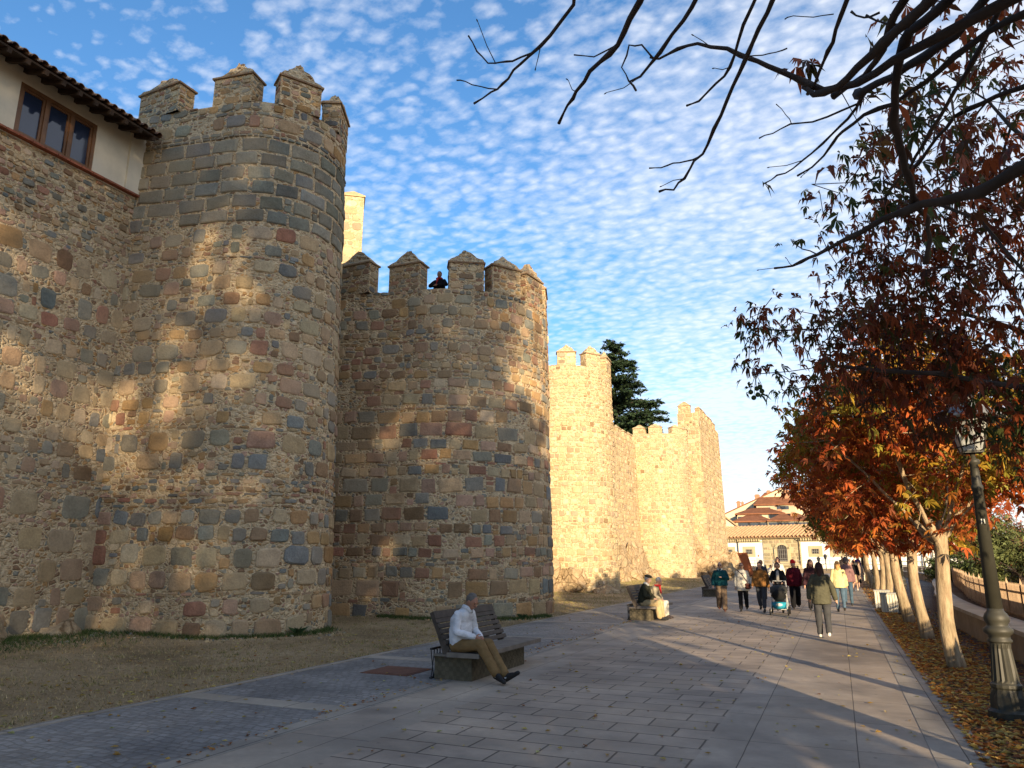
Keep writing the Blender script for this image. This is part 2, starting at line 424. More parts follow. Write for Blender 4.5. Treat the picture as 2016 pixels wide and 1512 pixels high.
curtain('rubble curtain wall glimpsed between the two shaded round towers', -15.6, -16.05, 16.4, 19.2, 10.4, [(0,10.4,PAL2,dict(hr=(.2,.42)))], 22, MS, False)
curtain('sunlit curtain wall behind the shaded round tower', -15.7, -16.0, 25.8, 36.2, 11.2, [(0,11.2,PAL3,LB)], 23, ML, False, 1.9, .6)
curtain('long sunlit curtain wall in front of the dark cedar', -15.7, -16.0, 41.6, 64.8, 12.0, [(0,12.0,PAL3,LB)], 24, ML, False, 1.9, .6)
curtain('short sunlit curtain wall beside the far corner tower', -15.7, -16.0, 70.8, 73, 12.4, [(0,12.4,PAL3,LB)], 25, ML, False, 0, .6)
# tall pinnacle far behind the second tower, and stepped wall beside it
root = empty('wall_turret', (-20.4,27.1,0), 'tall slender sunlit turret rising behind the two shaded towers', 'turret')
mb = MB(); rr = random.Random(31)
n = Vector((.61,-.79,0)); u = Vector((.79,.61,0)); c0 = Vector((-20.5,27.2,0))
for o, uu, nn in ((c0+n*.6-u*.6,u,n),(c0-n*.6+u*.6,-u,-n),(c0+u*.6+n*.6,-n,u),(c0-u*.6-n*.6,n,-u)):
    P = planeP(o,uu,nn); grid(mb, P, 0, 1.2, 9, 18.9, .4, .5); masonry(mb, P, .02, 1.18, 14.5, 18.9, PAL3, rr, fine=False, hr=(.3,.55), small=.05, thin=.1, bulge=.015)
mb.build('shaft', ML, root)
cp = MB(); q = [c0+u*a*.66+n*b*.66+Vector((0,0,18.91)) for a,b in((-1,-1),(1,-1),(1,1),(-1,1))]; q2 = [p+Vector((0,0,.07)) for p in q]
cp.add(q+q2+[c0+u*.1+Vector((0,0,19.5)),c0-u*.1+Vector((0,0,19.45))], [(3,2,1,0),(0,1,5,4),(1,2,6,5),(2,3,7,6),(3,0,4,7),(4,5,8,9),(5,6,8),(6,7,9,8),(7,4,9)],0,LT)
cp.build('cap', M_STONE, root)
for y, zz in ((26.4,14.3),(28.6,13.6)):
    pass
root = empty('parapet_wall', (-19,25,0), 'stepped stone parapet behind the merlons of the shaded tower', 'wall')
mb = MB(); P = planeP((-21,24.6,0),(.79,.61,0),(.61,-.79,0)); grid(mb,P,0,3.2,8,13.6,.4,.5); masonry(mb,P,.02,3.18,11,13.6,PAL2,rr,fine=False,hr=(.2,.4))
mb.add([P(0,13.6),P(3.2,13.6),P(3.2,13.6,-.6),P(0,13.6,-.6)],[(0,1,2,3)]); mb.add([P(3.2,8),P(3.2,8,-.6),P(3.2,13.6,-.6),P(3.2,13.6)],[(0,1,2,3)])
mb.build('wall', MS, root)
# railing on the second tower
M_IRON = plain('dark_iron', (.03,.03,.032), .5, .2, 8, .2, .004, .4)
root = empty('metal_railing', (-14.2,21.2,9.1), 'thin dark metal railing between the merlons of the shaded tower', 'railing')
mb = MB()
for z in (9.95,10.25,10.55): mb.tube([(-17.5,20.4,z),(-15.2,20.4,z),(-13.0,20.9,z)], .02, 6)
mb.build('rail', M_IRON, root)
for x, y in ((-17.4,20.4),(-15.2,20.4),(-13.0,20.9)):
    mb = MB(); mb.tube([(x,y,9.05),(x,y,10.6)], .022, 6); mb.build('post', M_IRON, root)
# ------------------------------------------------------------------ rocks
t = NT('bare_rock'); v = t.coord(); n1 = t.noise(1.3, 6, .7, v, 1.0); n2 = t.noise(9, 5, .7, v)
vo_ = t.N('ShaderNodeTexVoronoi', feature='DISTANCE_TO_EDGE'); vo_.inputs['Scale'].default_value = 1.6; t.L(v, vo_.inputs['Vector'])
k_ = t.ramp(vo_.outputs['Distance'], [(0, (.45,.4,.35)), (.05, (1,1,1))]); c = t.mix(1, t.ramp(n1, [(.3,(.30,.21,.12)),(.55,(.45,.34,.21)),(.75,(.50,.41,.28))]), k_, 'MULTIPLY')
c = t.mix(1, c, t.ramp(n2, [(.3,(.75,)*3),(.7,(1.2,)*3)]), 'MULTIPLY')
M_ROCK = t.out(c, t.bump(t.math('ADD', t.math('ADD', n1, t.math('MULTIPLY', n2, .4)), t.math('MINIMUM', vo_.outputs['Distance'], .08)), 1, .2), .95, .1)
def rock(label, spots, seed, group=None):
    r = random.Random(seed); mb = MB()
    for (x, y, z, a, b, h) in spots:
        bm = bmesh.new()
        for i in range(22):
            t = r.uniform(0,2*pi); ph = r.uniform(-.3,pi/2)
            bm.verts.new((x+a*cos(t)*cos(ph)*r.uniform(.8,1), y+b*sin(t)*cos(ph)*r.uniform(.8,1), z+h*sin(ph)*r.uniform(.8,1)))
        bmesh.ops.convex_hull(bm, input=bm.verts[:])
        bmesh.ops.delete(bm, geom=[v for v in bm.verts if not v.link_faces], context='VERTS')
        bmesh.ops.subdivide_edges(bm, edges=bm.edges[:], cuts=3, use_grid_fill=True)
        bm.verts.ensure_lookup_table(); bm.verts.index_update()
        vs = [v.co + v.normal*a*(.22*noise.fractal(v.co*1.1,.7,2,4)+.12*abs(noise.noise(v.co*3.1))) for v in bm.verts]
        mb.add(vs, [tuple(v.index for v in f.verts) for f in bm.faces], 0)
        bm.free()
    o = mb.build('rock', M_ROCK, None); tag(o, label, 'rock', group); return o
sp = []; r = random.Random(5)
for i in range(34):
    y = r.uniform(70.8,90); k = r.uniform(0,1); x = -11.3+k*4.2-(.5 if y<73 else 0)
    sp.append((x, y, 0, r.uniform(.6,1.5), r.uniform(.6,1.6), max(.4,(1-k)*r.uniform(2.2,3.6)*(1 if y<84 else .7))))
sp += [(-12.8,71.8,0,2.0,1.6,4.2),(-12,72.4,0,1.6,1.4,3.2),(-14.2,71.4,0,1.4,1.2,2.0)]
rock('craggy mound of tan boulders spilling from the far corner tower', sp, 41)
rock('low flat rock shelf at the foot of the sunlit tower with three merlons', [(-12.6,36.3,-.1,2.3,1.0,1.2),(-14.6,36.0,-.1,2.0,1.2,2.0),(-11.0,37.0,-.1,.8,1.3,.5),(-10.7,38.3,-.1,.6,.6,.35)], 42)
rock('sloping rock below the long sunlit curtain wall', [(-15.4,y,-.1,.9,2.4,r.uniform(2.0,3.6)) for y in (46,49,52.5,56,59.5,63)]+[(-14.6,y,-.1,1.1,1.5,r.uniform(.7,1.4)) for y in (53,57,61,64)], 43)
rock('rounded pale boulders at the foot of the shaded curtain wall', [(-15.5,9.4,-.1,.55,1.1,.95),(-15.6,7.6,-.1,.6,1.2,1.1),(-15.4,11.2,-.1,.5,.7,.6)], 44)
# ------------------------------------------------------------------ the house on the curtain wall
M_PLAST = plain('cream_plaster', (.62,.56,.44), .9, .2, 1.1, .2, .01, .15)
M_WOOD = plain('varnished_wood', (.16,.075,.03), .45, .3, 5, .3, .005, .4)
M_DKWOOD = plain('dark_wood', (.045,.028,.018), .8, .3, 6, .4, .01)
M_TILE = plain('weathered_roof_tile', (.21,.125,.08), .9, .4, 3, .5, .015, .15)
M_TILEL = plain('pale_roof_tile', (.50,.31,.17), .9, .3, 2.5, .4, .02, .1)  # paler tan tile tone for the palace and some small houses
M_BRICK = plain('red_brick_ledge', (.28,.10,.06), .9, .3, 12, .5, .01, .1)
t = NT('window_glass'); M_GLASS = t.out((.02,.03,.06), None, .06, .8); 
root = empty('plastered_house', (-17.5,6,10.9), 'cream plastered house with brown framed window and curly tile eaves on the shaded wall', 'house')
mb = MB(); XW = -16.02; WY0, WY1, WZ0, WZ1 = 8.92, 10.84, 11.02, 12.3
mb.box((-20,-6,10.9),(XW,WY0,13.1)); mb.box((-20,WY1,10.9),(XW,12.42,13.1)); mb.box((-20,WY0,WZ1),(XW,WY1,13.1)); mb.box((-20,WY0,10.9),(XW,WY1,WZ0)); mb.box((-20,WY0,WZ0),(XW-.35,WY1,WZ1))
mb.build('wall', M_PLAST, root)
mb = MB(); mb.box((XW+.002,11.75,10.98),(XW+.07,12.2,12.9)); mb.build('pilaster', M_PLAST, root)
mb = MB()
for i in range(62):
    y = -6+i*.3; mb.box((XW-.1,y+.005,10.92+rng.uniform(0,.01)),(XW+.14,y+.29,10.975),0,(1,1,1))
mb.build('brick_ledge', M_BRICK, root)
w = MB(); xf = XW-.14
w.box((xf,WY0,WZ0),(xf+.12,WY1,WZ0+.07)); w.box((xf,WY0,WZ1-.09),(xf+.12,WY1,WZ1))
yy = [WY0, WY0+.62, WY0+1.24, WY1-.08]
for y in yy: w.box((xf+.004,y,WZ0+.07),(xf+.124,y+.085,WZ1-.09))
win = w.build('window', M_WOOD, root)
for i in range(3):
    a, b = yy[i]+.085, yy[i+1]
    sx = MB(); sx.box((xf+.02,a,WZ0+.07),(xf+.085,a+.05,WZ1-.09)); sx.box((xf+.02,b-.05,WZ0+.07),(xf+.085,b,WZ1-.09)); sx.box((xf+.022,a+.05,WZ0+.07),(xf+.083,b-.05,WZ0+.12)); sx.box((xf+.022,a+.05,WZ1-.14),(xf+.083,b-.05,WZ1-.09))
    sx.build('casement', M_WOOD, win)
    g = MB(); g.box((xf+.03,a+.05,WZ0+.12),(xf+.045,b-.05,WZ1-.14)); g.build('pane', M_GLASS, win)
so = MB(); XE, ZE = -15.25, 12.42; slope = .35
so.add([(XE,-6,ZE-.06),(XE,12.0,ZE-.06),(-20,12.0,ZE-.06+4.75*slope),(-20,-6,ZE-.06+4.75*slope)],[(0,1,2,3)])
so.add([(XE,-6,ZE-.01),(XE,12.0,ZE-.01),(-20,12.0,ZE-.01+4.75*slope),(-20,-6,ZE-.01+4.75*slope)],[(3,2,1,0)])
so.add([(XE,-6,ZE-.06),(XE,12.0,ZE-.06),(XE,12.0,ZE-.01),(XE,-6,ZE-.01)],[(0,3,2,1)]); so.add([(XE,12,ZE-.06),(-20,12,ZE-.06+4.75*slope),(-20,12,ZE-.01+4.75*slope),(XE,12,ZE-.01)],[(0,3,2,1)])
for i in range(44):
    y = -5.8+i*.41
    so.beam((XE+.03,y,ZE-.12),(XW-.3,y,ZE-.12+(XE-XW+.33)*slope),.09,.11)
so.build('eaves', M_DKWOOD, root)
tl = MB()
def tiles(tl, y0, y1, xe, ze, xr, sl, pitch=.22, seglen=.42, r0=.085, flat=True, mi=0):
    n = int((y1-y0)/pitch)
    for i in range(n):
        y = y0+(i+.5)*pitch; m = int((xe-xr)/seglen)
        for j in range(m):
            x = xe+.1-j*seglen; jit = rng.uniform(-.012,.012)
            vs = []
            for (dx, rr, lift) in ((0,r0,.02),(-seglen-.04,r0*.8,-.0)):
                for k in range(7):
                    t_ = pi*k/6; vs.append((x+dx, y+jit+rr*cos(t_), ze+.03+lift+(xe-x-dx)*sl+rr*sin(t_)))
                for k in range(6,-1,-1):
                    t_ = pi*k/6; q = rr-.016; vs.append((x+dx, y+jit+q*cos(t_), ze+.03+lift+(xe-x-dx)*sl+q*sin(t_)))
            fs = [(k,14+k,15+k,k+1) for k in range(6)]+[(k,k+1,13-k-1,13-k) for k in range(6)]
            tl.add(vs, fs, mi)
        # channel tile between
        yc = y+pitch/2; vs = []
        for dx in (0.06, -(xe-xr)):
            for k in range(5):
                t_ = pi+pi*k/4; vs.append((xe+dx, yc+.07*cos(t_), ze+.075-dx*sl+.055*sin(t_)))
        tl.add(vs, [(k+1,k,5+k,6+k) for k in range(4)], mi)
tiles(tl, -6, 12.05, XE, ZE, -20, slope)
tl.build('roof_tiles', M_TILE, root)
# ------------------------------------------------------------------ palace and far houses
M_WHITE = plain('white_render', (.86,.84,.74), .9, .05, .8, .15, .01, .1)
M_TRIM = plain('ochre_stone_trim', (.50,.42,.26), .9, .12, 2, .2, .01, .1)
M_RAIL = plain('pale_iron', (.30,.29,.26), .6, .1, 4, .1, .003)
M_DARKG = plain('dark_window', (.05,.04,.035), .3, .3, 2, .1, .003, .5)
A = Vector((-27,119.2,0)); Bp = Vector((13.5,104.6,0)); ud = (Bp-A).normalized(); nd = Vector((ud.y,-ud.x,0))
L = (Bp-A).length
def sx_(px):      # position along the facade whose direction from the viewpoint is that of a picture column
    rx, fw = px-1008, FPX*cos(PITCH)+344*sin(PITCH)
    d = Vector((cos(YAW)*rx-sin(YAW)*fw, sin(YAW)*rx+cos(YAW)*fw, 0))
    # A + ud*s = d*t
    den = ud.x*d.y-ud.y*d.x
    return -(A.x*d.y-A.y*d.x)/den
root = empty('palace', tuple(A+ud*L/2), 'long low white palace with tiled roof and stone portal at the promenade end', 'palace')
F = planeP(A, ud, nd)
def fbox(mb, s0, s1, z0, z1, o0, o1, mi=0, col=(1,1,1)):
    vs = [F(s0,z0,o0),F(s1,z0,o0),F(s1,z0,o1),F(s0,z0,o1),F(s0,z1,o0),F(s1,z1,o0),F(s1,z1,o1),F(s0,z1,o1)]
    mb.add(vs, [(0,1,2,3),(7,6,5,4),(4,5,1,0),(5,6,2,1),(6,7,3,2),(7,4,0,3)], mi, col)
ZG, ZEV, ZRD = -.4, 4.55, 6.35
mb = MB(); fbox(mb, 0, L, ZG, ZEV, -9, 0); mb.build('wall', M_WHITE, root)
S0, S1 = sx_(1505), sx_(1579)
mb = MB(); P = planeP(A+ud*S0+nd*.15, ud, nd); fbox(mb, S0, S1, ZG, ZEV-.05, .003, .14); masonry(mb, P, .02, S1-S0-.02, .2, ZEV-.1, [(M,1) for M in ((.40,.33,.21),(.35,.29,.19),(.44,.36,.23),(.32,.27,.18))], rng, hr=(.38,.5), asp=(1.4,2.4), mort=.06, small=0, thin=0, fine=False, blk=5, bulge=.03)
po = mb.build('portal', [M_TRIM, M_STONE], root)
sc = (S0+S1)/2+.1
mb = MB()
fbox(mb, sc-1.15, sc-.75, 1.3, 3.3, .2, .34); fbox(mb, sc+.75, sc+1.15, 1.3, 3.3, .2, .34); fbox(mb, sc-1.2, sc+1.2, 1.05, 1.3, .2, .4); 
for i in range(9):
    a0, a1 = pi*i/9, pi*(i+1)/9
    mb.add([F(sc+.75*cos(a0),3.0+.75*sin(a0)*.8,.34),F(sc+1.1*cos(a0),3.0+1.1*sin(a0)*.8,.34),F(sc+1.1*cos(a1),3.0+1.1*sin(a1)*.8,.34),F(sc+.75*cos(a1),3.0+.75*sin(a1)*.8,.34)],[(0,1,2,3)])
fbox(mb, sc-2.4, sc+2.4, .75, .9, .2, .5); fbox(mb, sc-2.4, sc-2.2, -.2, .75, .2, .45); fbox(mb, sc+2.2, sc+2.4, -.2, .75, .2, .45)
mb.build('doorcase', M_TRIM, po)
mb = MB(); fbox(mb, sc-.75, sc+.75, 1.3, 3.55, .15, .22); g = mb.build('window', M_DARKG, po)
mb = MB()
for i in range(5): fbox(mb, sc-.6+i*.3-.015, sc-.6+i*.3+.015, 1.3, 3.5, .25, .28)
for z in (1.7,2.3,2.9): fbox(mb, sc-.74, sc+.74, z, z+.03, .285, .3)
mb.build('window_grille', M_RAIL, g)
wx = [1398,1437,1476,1607,1650,1693,1733,1775]
for px in wx:
    s = sx_(px); mb = MB(); fbox(mb, s-.95, s+.95, 1.95, 3.4, .003, .05); wf = mb.build('window', M_TRIM, root)
    mb = MB(); fbox(mb, s-.5, s+.5, 2.35, 3.0, .051, .055); pn = mb.build('pane', M_DARKG, wf)
    mb = MB()
    for i in range(4): fbox(mb, s-.4+i*.27-.02, s-.4+i*.27+.02, 2.36, 2.99, .06, .09)
    fbox(mb, s-.5, s+.5, 2.65, 2.69, .092, .11); mb.build('grille', M_RAIL, wf)
for px in (1456,1576,1819,1838):
    s = sx_(px); mb = MB(); mb.tube([F(s,ZEV-.1,.6),F(s,ZEV-.4,.3),F(s,ZEV-.6,.2),F(s,ZG,.2)], .06, 8); mb.build('drainpipe', M_DKWOOD, root)
# cornice of small brackets
mb = MB(); fbox(mb, 0, S0-.1, ZEV-.55, ZEV-.42, .003, .12); fbox(mb, S1+.1, L, ZEV-.55, ZEV-.42, .003, .12); fbox(mb, 0, L, ZEV-.06, ZEV+.02, .003, .55)
s = .1
while s < L-.2:
    if not (S0-.3 < s < S1+.1): fbox(mb, s, s+.16, ZEV-.42, ZEV-.06, .01, .42)
    s += .36
mb.build('cornice', M_TRIM, root)
# tiled roof: corrugated surface, front slope and back slope
rf = MB(); nn = int(L/.55)
for i in range(nn):
    s = (i+.5)*L/nn; rr = L/nn*.36; j = rng.uniform(-.02,.02)
    vs = []
    for o, z in ((.75,ZEV+.05),(-1.9,(ZEV+ZRD)/2+.06),(-4.5,ZRD)):
        for k in range(6):
            a = pi*k/5; vs.append(F(s+j-rr*cos(a), z+.26*sin(a)+.02, o))
    c = (1,1,1)
    rf.add(vs, [(r_*6+k,r_*6+k+1,r_*6+7+k,r_*6+6+k) for r_ in (0,1) for k in range(5)], 0)
rf.add([F(0,ZEV+.02,.7),F(L,ZEV+.02,.7),F(L,ZRD,-4.5),F(0,ZRD,-4.5),F(0,ZEV,-9.2),F(L,ZEV,-9.2)],[(0,1,2,3),(3,2,5,4)])
rf.add([F(0,ZEV,0),F(0,ZRD,-4.5),F(0,ZEV,-9)],[(0,1,2)]); rf.add([F(L,ZEV,0),F(L,ZRD,-4.5),F(L,ZEV,-9)],[(2,1,0)])
rf.tube([F(0,ZRD+.05,-4.5),F(L,ZRD+.05,-4.5)], .16, 8)
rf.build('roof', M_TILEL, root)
# far houses: hip/gable blocks with chimneys and windows
M_HW = plain('cream_house_wall', (.60,.50,.34), .9, .06, .5, .1, .01, .1)
M_HP = plain('pinkish_house_wall', (.50,.35,.25), .9, .08, .5, .1, .01, .1)
M_RT = plain('brown_red_roof', (.22,.095,.05), .9, .3, 1.2, .5, .04, .1)
M_RR = plain('bright_red_roof', (.36,.075,.04), .9, .1, 1.2, .3, .04, .1)
M_CH = plain('brick_chimney', (.38,.2,.12), .9, .2, 3, .3, .02, .1)
M_WIN = plain('far_window_glass', (.04,.05,.07), .2, .2, 2, .1, .003, .6)
def pxw(px, D):
    rx, fw = px-1008, FPX*cos(PITCH)+344*sin(PITCH); h = hypot(rx, fw)
    d = Vector((cos(YAW)*rx-sin(YAW)*fw, sin(YAW)*rx+cos(YAW)*fw, 0))/h
    return d*D
def zz_(py, px, D):
    rx, dy = px-1008, py-756; fw = FPX*cos(PITCH)+dy*sin(PITCH); up = FPX*sin(PITCH)-dy*cos(PITCH)
    return EYE+up/hypot(rx, fw)*D
def house(name, label, pa, pb, D, ybase, yeave, yridge, wall, roof, depth=9, kind='gable', wins=(), chim=(), over=.5, ridge_in=.0, zb=None):
    a, b = pxw(pa, D), pxw(pb, D); u = (b-a).normalized(); n = Vector((u.y,-u.x,0)); L = (b-a).length
    if n.dot(a) > 0: n = -n
    pm = (pa+pb)/2; ze, zr = zz_(yeave, pm, D), zz_(yridge, pm, D+depth/2); z0 = zb if zb is not None else -1
    G = planeP(a, u, n)
    root = empty(name, tuple((a+b)/2), label, 'house')
    def bx(mb, s0, s1, za, zb_, o0, o1, col=(1,1,1)):
        vs = [G(s0,za,o0),G(s1,za,o0),G(s1,za,o1),G(s0,za,o1),G(s0,zb_,o0),G(s1,zb_,o0),G(s1,zb_,o1),G(s0,zb_,o1)]
        mb.add(vs, [(0,1,2,3),(7,6,5,4),(4,5,1,0),(5,6,2,1),(6,7,3,2),(7,4,0,3)], 0, col)
    mb = MB(); bx(mb, 0, L, z0, ze, -depth, 0)
    if kind == 'side':    # gable end faces the viewer, ridge off centre
        rs = L*ridge_in
        mb.add([G(0,ze,0),G(L,ze,0),G(rs,zr,0),G(0,ze,-depth),G(L,ze,-depth),G(rs,zr,-depth)],[(0,1,2),(5,4,3)])
    mb.build('wall', wall, root)
    mb = MB(); o = over
    if kind == 'side':
        for s_, zq in ((-o,ze-.15),(L+o,ze-.15)):
            k = (zr-ze)/max(.01,abs(rs-(0 if s_<0 else L))); zq = ze-o*k
            vs = [G(s_,zq,o),G(rs,zr,o),G(rs,zr,-depth-o),G(s_,zq,-depth-o)]; v2 = [Vector(q)+Vector((0,0,.25)) for q in vs]
            mb.add(vs+v2, [(0,1,2,3),(7,6,5,4),(0,4,5,1),(1,5,6,2),(2,6,7,3),(3,7,4,0)])
    else:
        i = L*.5*min(1,ridge_in) if ridge_in else 0
        k = (zr-ze)/(depth/2)
        e = [G(-o,ze-o*k*.5,o),G(L+o,ze-o*k*.5,o),G(L+o,ze-o*k*.5,-depth-o),G(-o,ze-o*k*.5,-depth-o)]
        rd = [G(-o+i if i else -o,zr,-depth/2),G(L+o-i if i else L+o,zr,-depth/2)]
        v2 = [Vector(q)+Vector((0,0,.22)) for q in e+rd]
        mb.add(e+rd+v2, [(3,2,1,0),(6,7,11,10),(7,8,11),(8,9,10,11),(9,6,10),(0,1,7,6),(1,2,8,7),(2,3,9,8),(3,0,6,9)])
    ro = mb.build('roof', roof, root)
    for (px, yt, wd) in chim:
        s = (pxw(px, D)-a).dot(u); zt = zz_(yt, px, D+2); mb = MB()
        bx(mb, s-wd/2, s+wd/2, ze-.3, zt-.35, -2.6, -1.8); bx(mb, s-wd/2-.1, s+wd/2+.1, zt-.35, zt-.22, -2.7, -1.7); bx(mb, s-wd/2+.1, s+wd/2-.1, zt-.22, zt, -2.5, -1.9)
        mb.build('chimney', M_CH, ro)
    for (px, y0, y1, wd) in wins:
        s = (pxw(px, D)-a).dot(u); mb = MB(); za, zb_ = zz_(y1, px, D), zz_(y0, px, D)
        bx(mb, s-wd/2-.1, s+wd/2+.1, za-.1, zb_+.1, .003, .06); wf = mb.build('window', M_TRIM, root)
        mb = MB(); bx(mb, s-wd/2, s+wd/2, za, zb_, .061, .07); mb.build('pane', M_WIN, wf)
    return root
house('gabled_house', 'small cream gable with terracotta roof just behind the white palace, nearest the corner tower', 1412, 1455, 134, 1040, 1036, 1021, M_HW, M_TILEL, 14, 'side', ridge_in=.45)
house('terraced_house', 'long cream gable wall stepping up the slope with four brick chimneys', 1418, 1600, 156, 1035, 1018, 966, M_HW, M_RT, 10, 'side', ridge_in=.74,
      wins=((1491,1000,1007,2.2),), chim=((1461,986,.7),(1469,987,.5),(1500,973,.95),(1524,965,.8)), over=.3)
house('terraced_house', 'pinkish house with brown hipped roof and tall chimney, topmost behind the palace', 1497, 1575, 153, 1012, 993, 971, M_HP, M_RT, 10, 'hip', wins=((1512,999,1004,2.4),(1546,996,1003,1.6),(1553,996,1003,1.6)), chim=((1561,964,1.0),(1565,978,.6),(1518,985,.6)), ridge_in=.6)
house('terraced_house', 'house with a bright red roof beside the orange tree crowns', 1567, 1625, 156, 1012, 986, 970, M_HP, M_RR, 10, 'hip', chim=(), ridge_in=.3)
house('terraced_house', 'cream house with brown hipped roof and small dark windows halfway up the slope', 1458, 1548, 149, 1035, 1012, 1002, M_HW, M_RT, 8, 'hip', wins=((1468,1017,1024,1.8),(1483,1016,1024,1.4),(1499,1014,1022,1.4),(1533,1010,1019,2.4),(1550,1011,1021,5.0)), chim=((1543,1002,.8),), ridge_in=.75)
house('terraced_house', 'lowest brown roofed house on the left with a pale window band above the palace ridge', 1453, 1524, 145, 1042, 1027, 1016, M_HP, M_RT, 7, 'hip', wins=((1470,1029,1036,2.2),(1490,1029,1036,2.2),(1510,1029,1036,2.2)), ridge_in=.8)
house('terraced_house', 'low pinkish house with a pyramid roof and window band right of the lowest brown roof', 1522, 1602, 144.5, 1042, 1025, 1013, M_HP, M_RT, 7, 'hip', wins=((1532,1028,1036,2.4),(1548,1028,1036,2.0),(1563,1028,1036,2.4),(1585,1028,1036,2.4)), chim=((1568,1008,.7),), ridge_in=.7)
house('tiled_house', 'low house with dark red roof past the picket fence', 1925, 1975, 70, 1120, 1113, 1096, M_HP, M_RR, 7, 'hip', ridge_in=.3, zb=-3)
house('tiled_house', 'small house with orange scalloped tiles at the right edge', 1998, 2060, 60, 1150, 1140, 1128, M_HW, M_TILEL, 6, 'hip', ridge_in=.3, zb=-3)
# ------------------------------------------------------------------ ground
def sheet(name, polys, mats, z=0.0):
    mb = MB()
    for p, m in polys: mb.add([(x, y, zz[0] if zz else z) for x, y, *zz in p], [tuple(range(len(p)))], m)
    return tag(mb.build(name, mats), kind='structure')
def pave_mat(name, c1, c2, mc, bw, rh, mo, off=.5, rot=0, sq=.0, mbump=.5):
    t = NT(name); tc = t.N('ShaderNodeTexCoord'); mp = t.N('ShaderNodeMapping'); mp.inputs['Rotation'].default_value = (0,0,rot); t.L(tc.outputs['Object'], mp.inputs['Vector']); v = mp.outputs['Vector']
    nz = t.N('ShaderNodeTexNoise'); nz.inputs['Scale'].default_value = 2.2; t.L(v, nz.inputs['Vector'])
    vm = t.N('ShaderNodeVectorMath', operation='MULTIPLY_ADD'); t.L(nz.outputs['Color'], vm.inputs[0]); vm.inputs[1].default_value = (sq,)*3; t.L(v, vm.inputs[2])
    b = t.N('ShaderNodeTexBrick', offset=off, squash=1); b.inputs['Scale'].default_value = 1; b.inputs['Brick Width'].default_value = bw; b.inputs['Row Height'].default_value = rh
    b.inputs['Mortar Size'].default_value = mo; b.inputs['Mortar Smooth'].default_value = .3; b.inputs['Bias'].default_value = 0
    t.L(vm.outputs[0], b.inputs['Vector'])
    for k, c in (('Color1', c1), ('Color2', c2), ('Mortar', mc)): b.inputs[k].default_value = (*c, 1)
    n1 = t.noise(1.1, 5, .6, v); n2 = t.noise(14, 5, .65, v); n3 = t.noise(90, 3, .6, v)
    c = t.mix(1, b.outputs['Color'], t.ramp(n1, [(.3, (.78,.77,.76)), (.7, (1.18,1.17,1.15))]), 'MULTIPLY')
    c = t.mix(1, c, t.ramp(n2, [(.3, (.86,)*3), (.7, (1.1,)*3)]), 'MULTIPLY')
    n5 = t.noise(.35, 4, .65, v, .6); c = t.mix(1, c, t.ramp(n5, [(.36, (.62,.63,.66)), (.5, (.97,.97,.97)), (.68, (1.2,1.16,1.1))]), 'MULTIPLY')
    n6 = t.noise(5.5, 2, .5, v); c = t.mix(t.ramp(n6, [(.70, (0,0,0)), (.74, (.45,)*3)]), c, (.09,.075,.06))
    # joints filled with pale dust in places
    h = t.math('ADD', t.math('MULTIPLY', b.outputs['Fac'], -1.0), t.math('MULTIPLY', n2, .25)); h = t.math('ADD', h, t.math('MULTIPLY', n3, .12))
    rr = t.ramp(n2, [(.3, (.6,)*3), (.7, (.85,)*3)])
    m = t.out(c, t.bump(h, mbump, .012), .75, .3); t.L(rr, t.b.inputs['Roughness']); return m
M_PAVE = pave_mat('granite_slab_paving', (.29,.24,.19), (.36,.295,.235), (.10,.08,.063), .68, .40, .012, .5, 0, .025)
M_PAVB = pave_mat('large_slab_paving', (.325,.275,.22), (.37,.31,.25), (.10,.085,.07), .97, 1.35, .006, 0, 0, .01)
M_PAVL = pave_mat('plain_slab_paving', (.31,.265,.215), (.35,.295,.24), (.12,.10,.08), .95, 2.2, .006, 0, 0, .01)
M_SETT = pave_mat('dark_setts', (.20,.195,.19), (.28,.27,.26), (.19,.18,.165), .13, .11, .013, .5, 0, .30, .9)
M_KERB = pave_mat('granite_kerb', (.27,.245,.21), (.32,.29,.25), (.08,.07,.06), .9, .9, .008, 0, R(90), .01)
M_COB = pave_mat('cobbles', (.10,.085,.072), (.16,.135,.11), (.05,.042,.035), .14, .12, .016, .5, R(8), .06, 1.0)
YE = 97
sheet('promenade', [(((-4.4,-20),(-1.35,-20),(-1.35,YE),(-4.4,YE)),0),(((-1.35,-20),(.62,-20),(.62,YE),(-1.35,YE)),1),(((-5.35,-20),(-4.4,-20),(-4.4,YE),(-5.35,YE)),2)], [M_PAVE, M_PAVB, M_PAVL])
sheet('sett_pavement', [(((-8,-20),(-5.6,-20),(-5.6,YE),(-8,YE)),0)], [M_SETT])
mb = MB(); mb.box((-5.6,-20,-.05),(-5.35,YE,.003)); mb.box((.62,-20,-.05),(.9,YE,.004)); mb.box((-8.13,-20,-.05),(-8.001,YE,.012))
y = -17.6
while y < YE: mb.box((-7.999,y,-.04),(-5.602,y+.34,.0045)); y += 4.2
mb.box((.905,-20,-.05),(1.1,YE,-.012)); tag(mb.build('kerb', [M_KERB]), kind='structure')
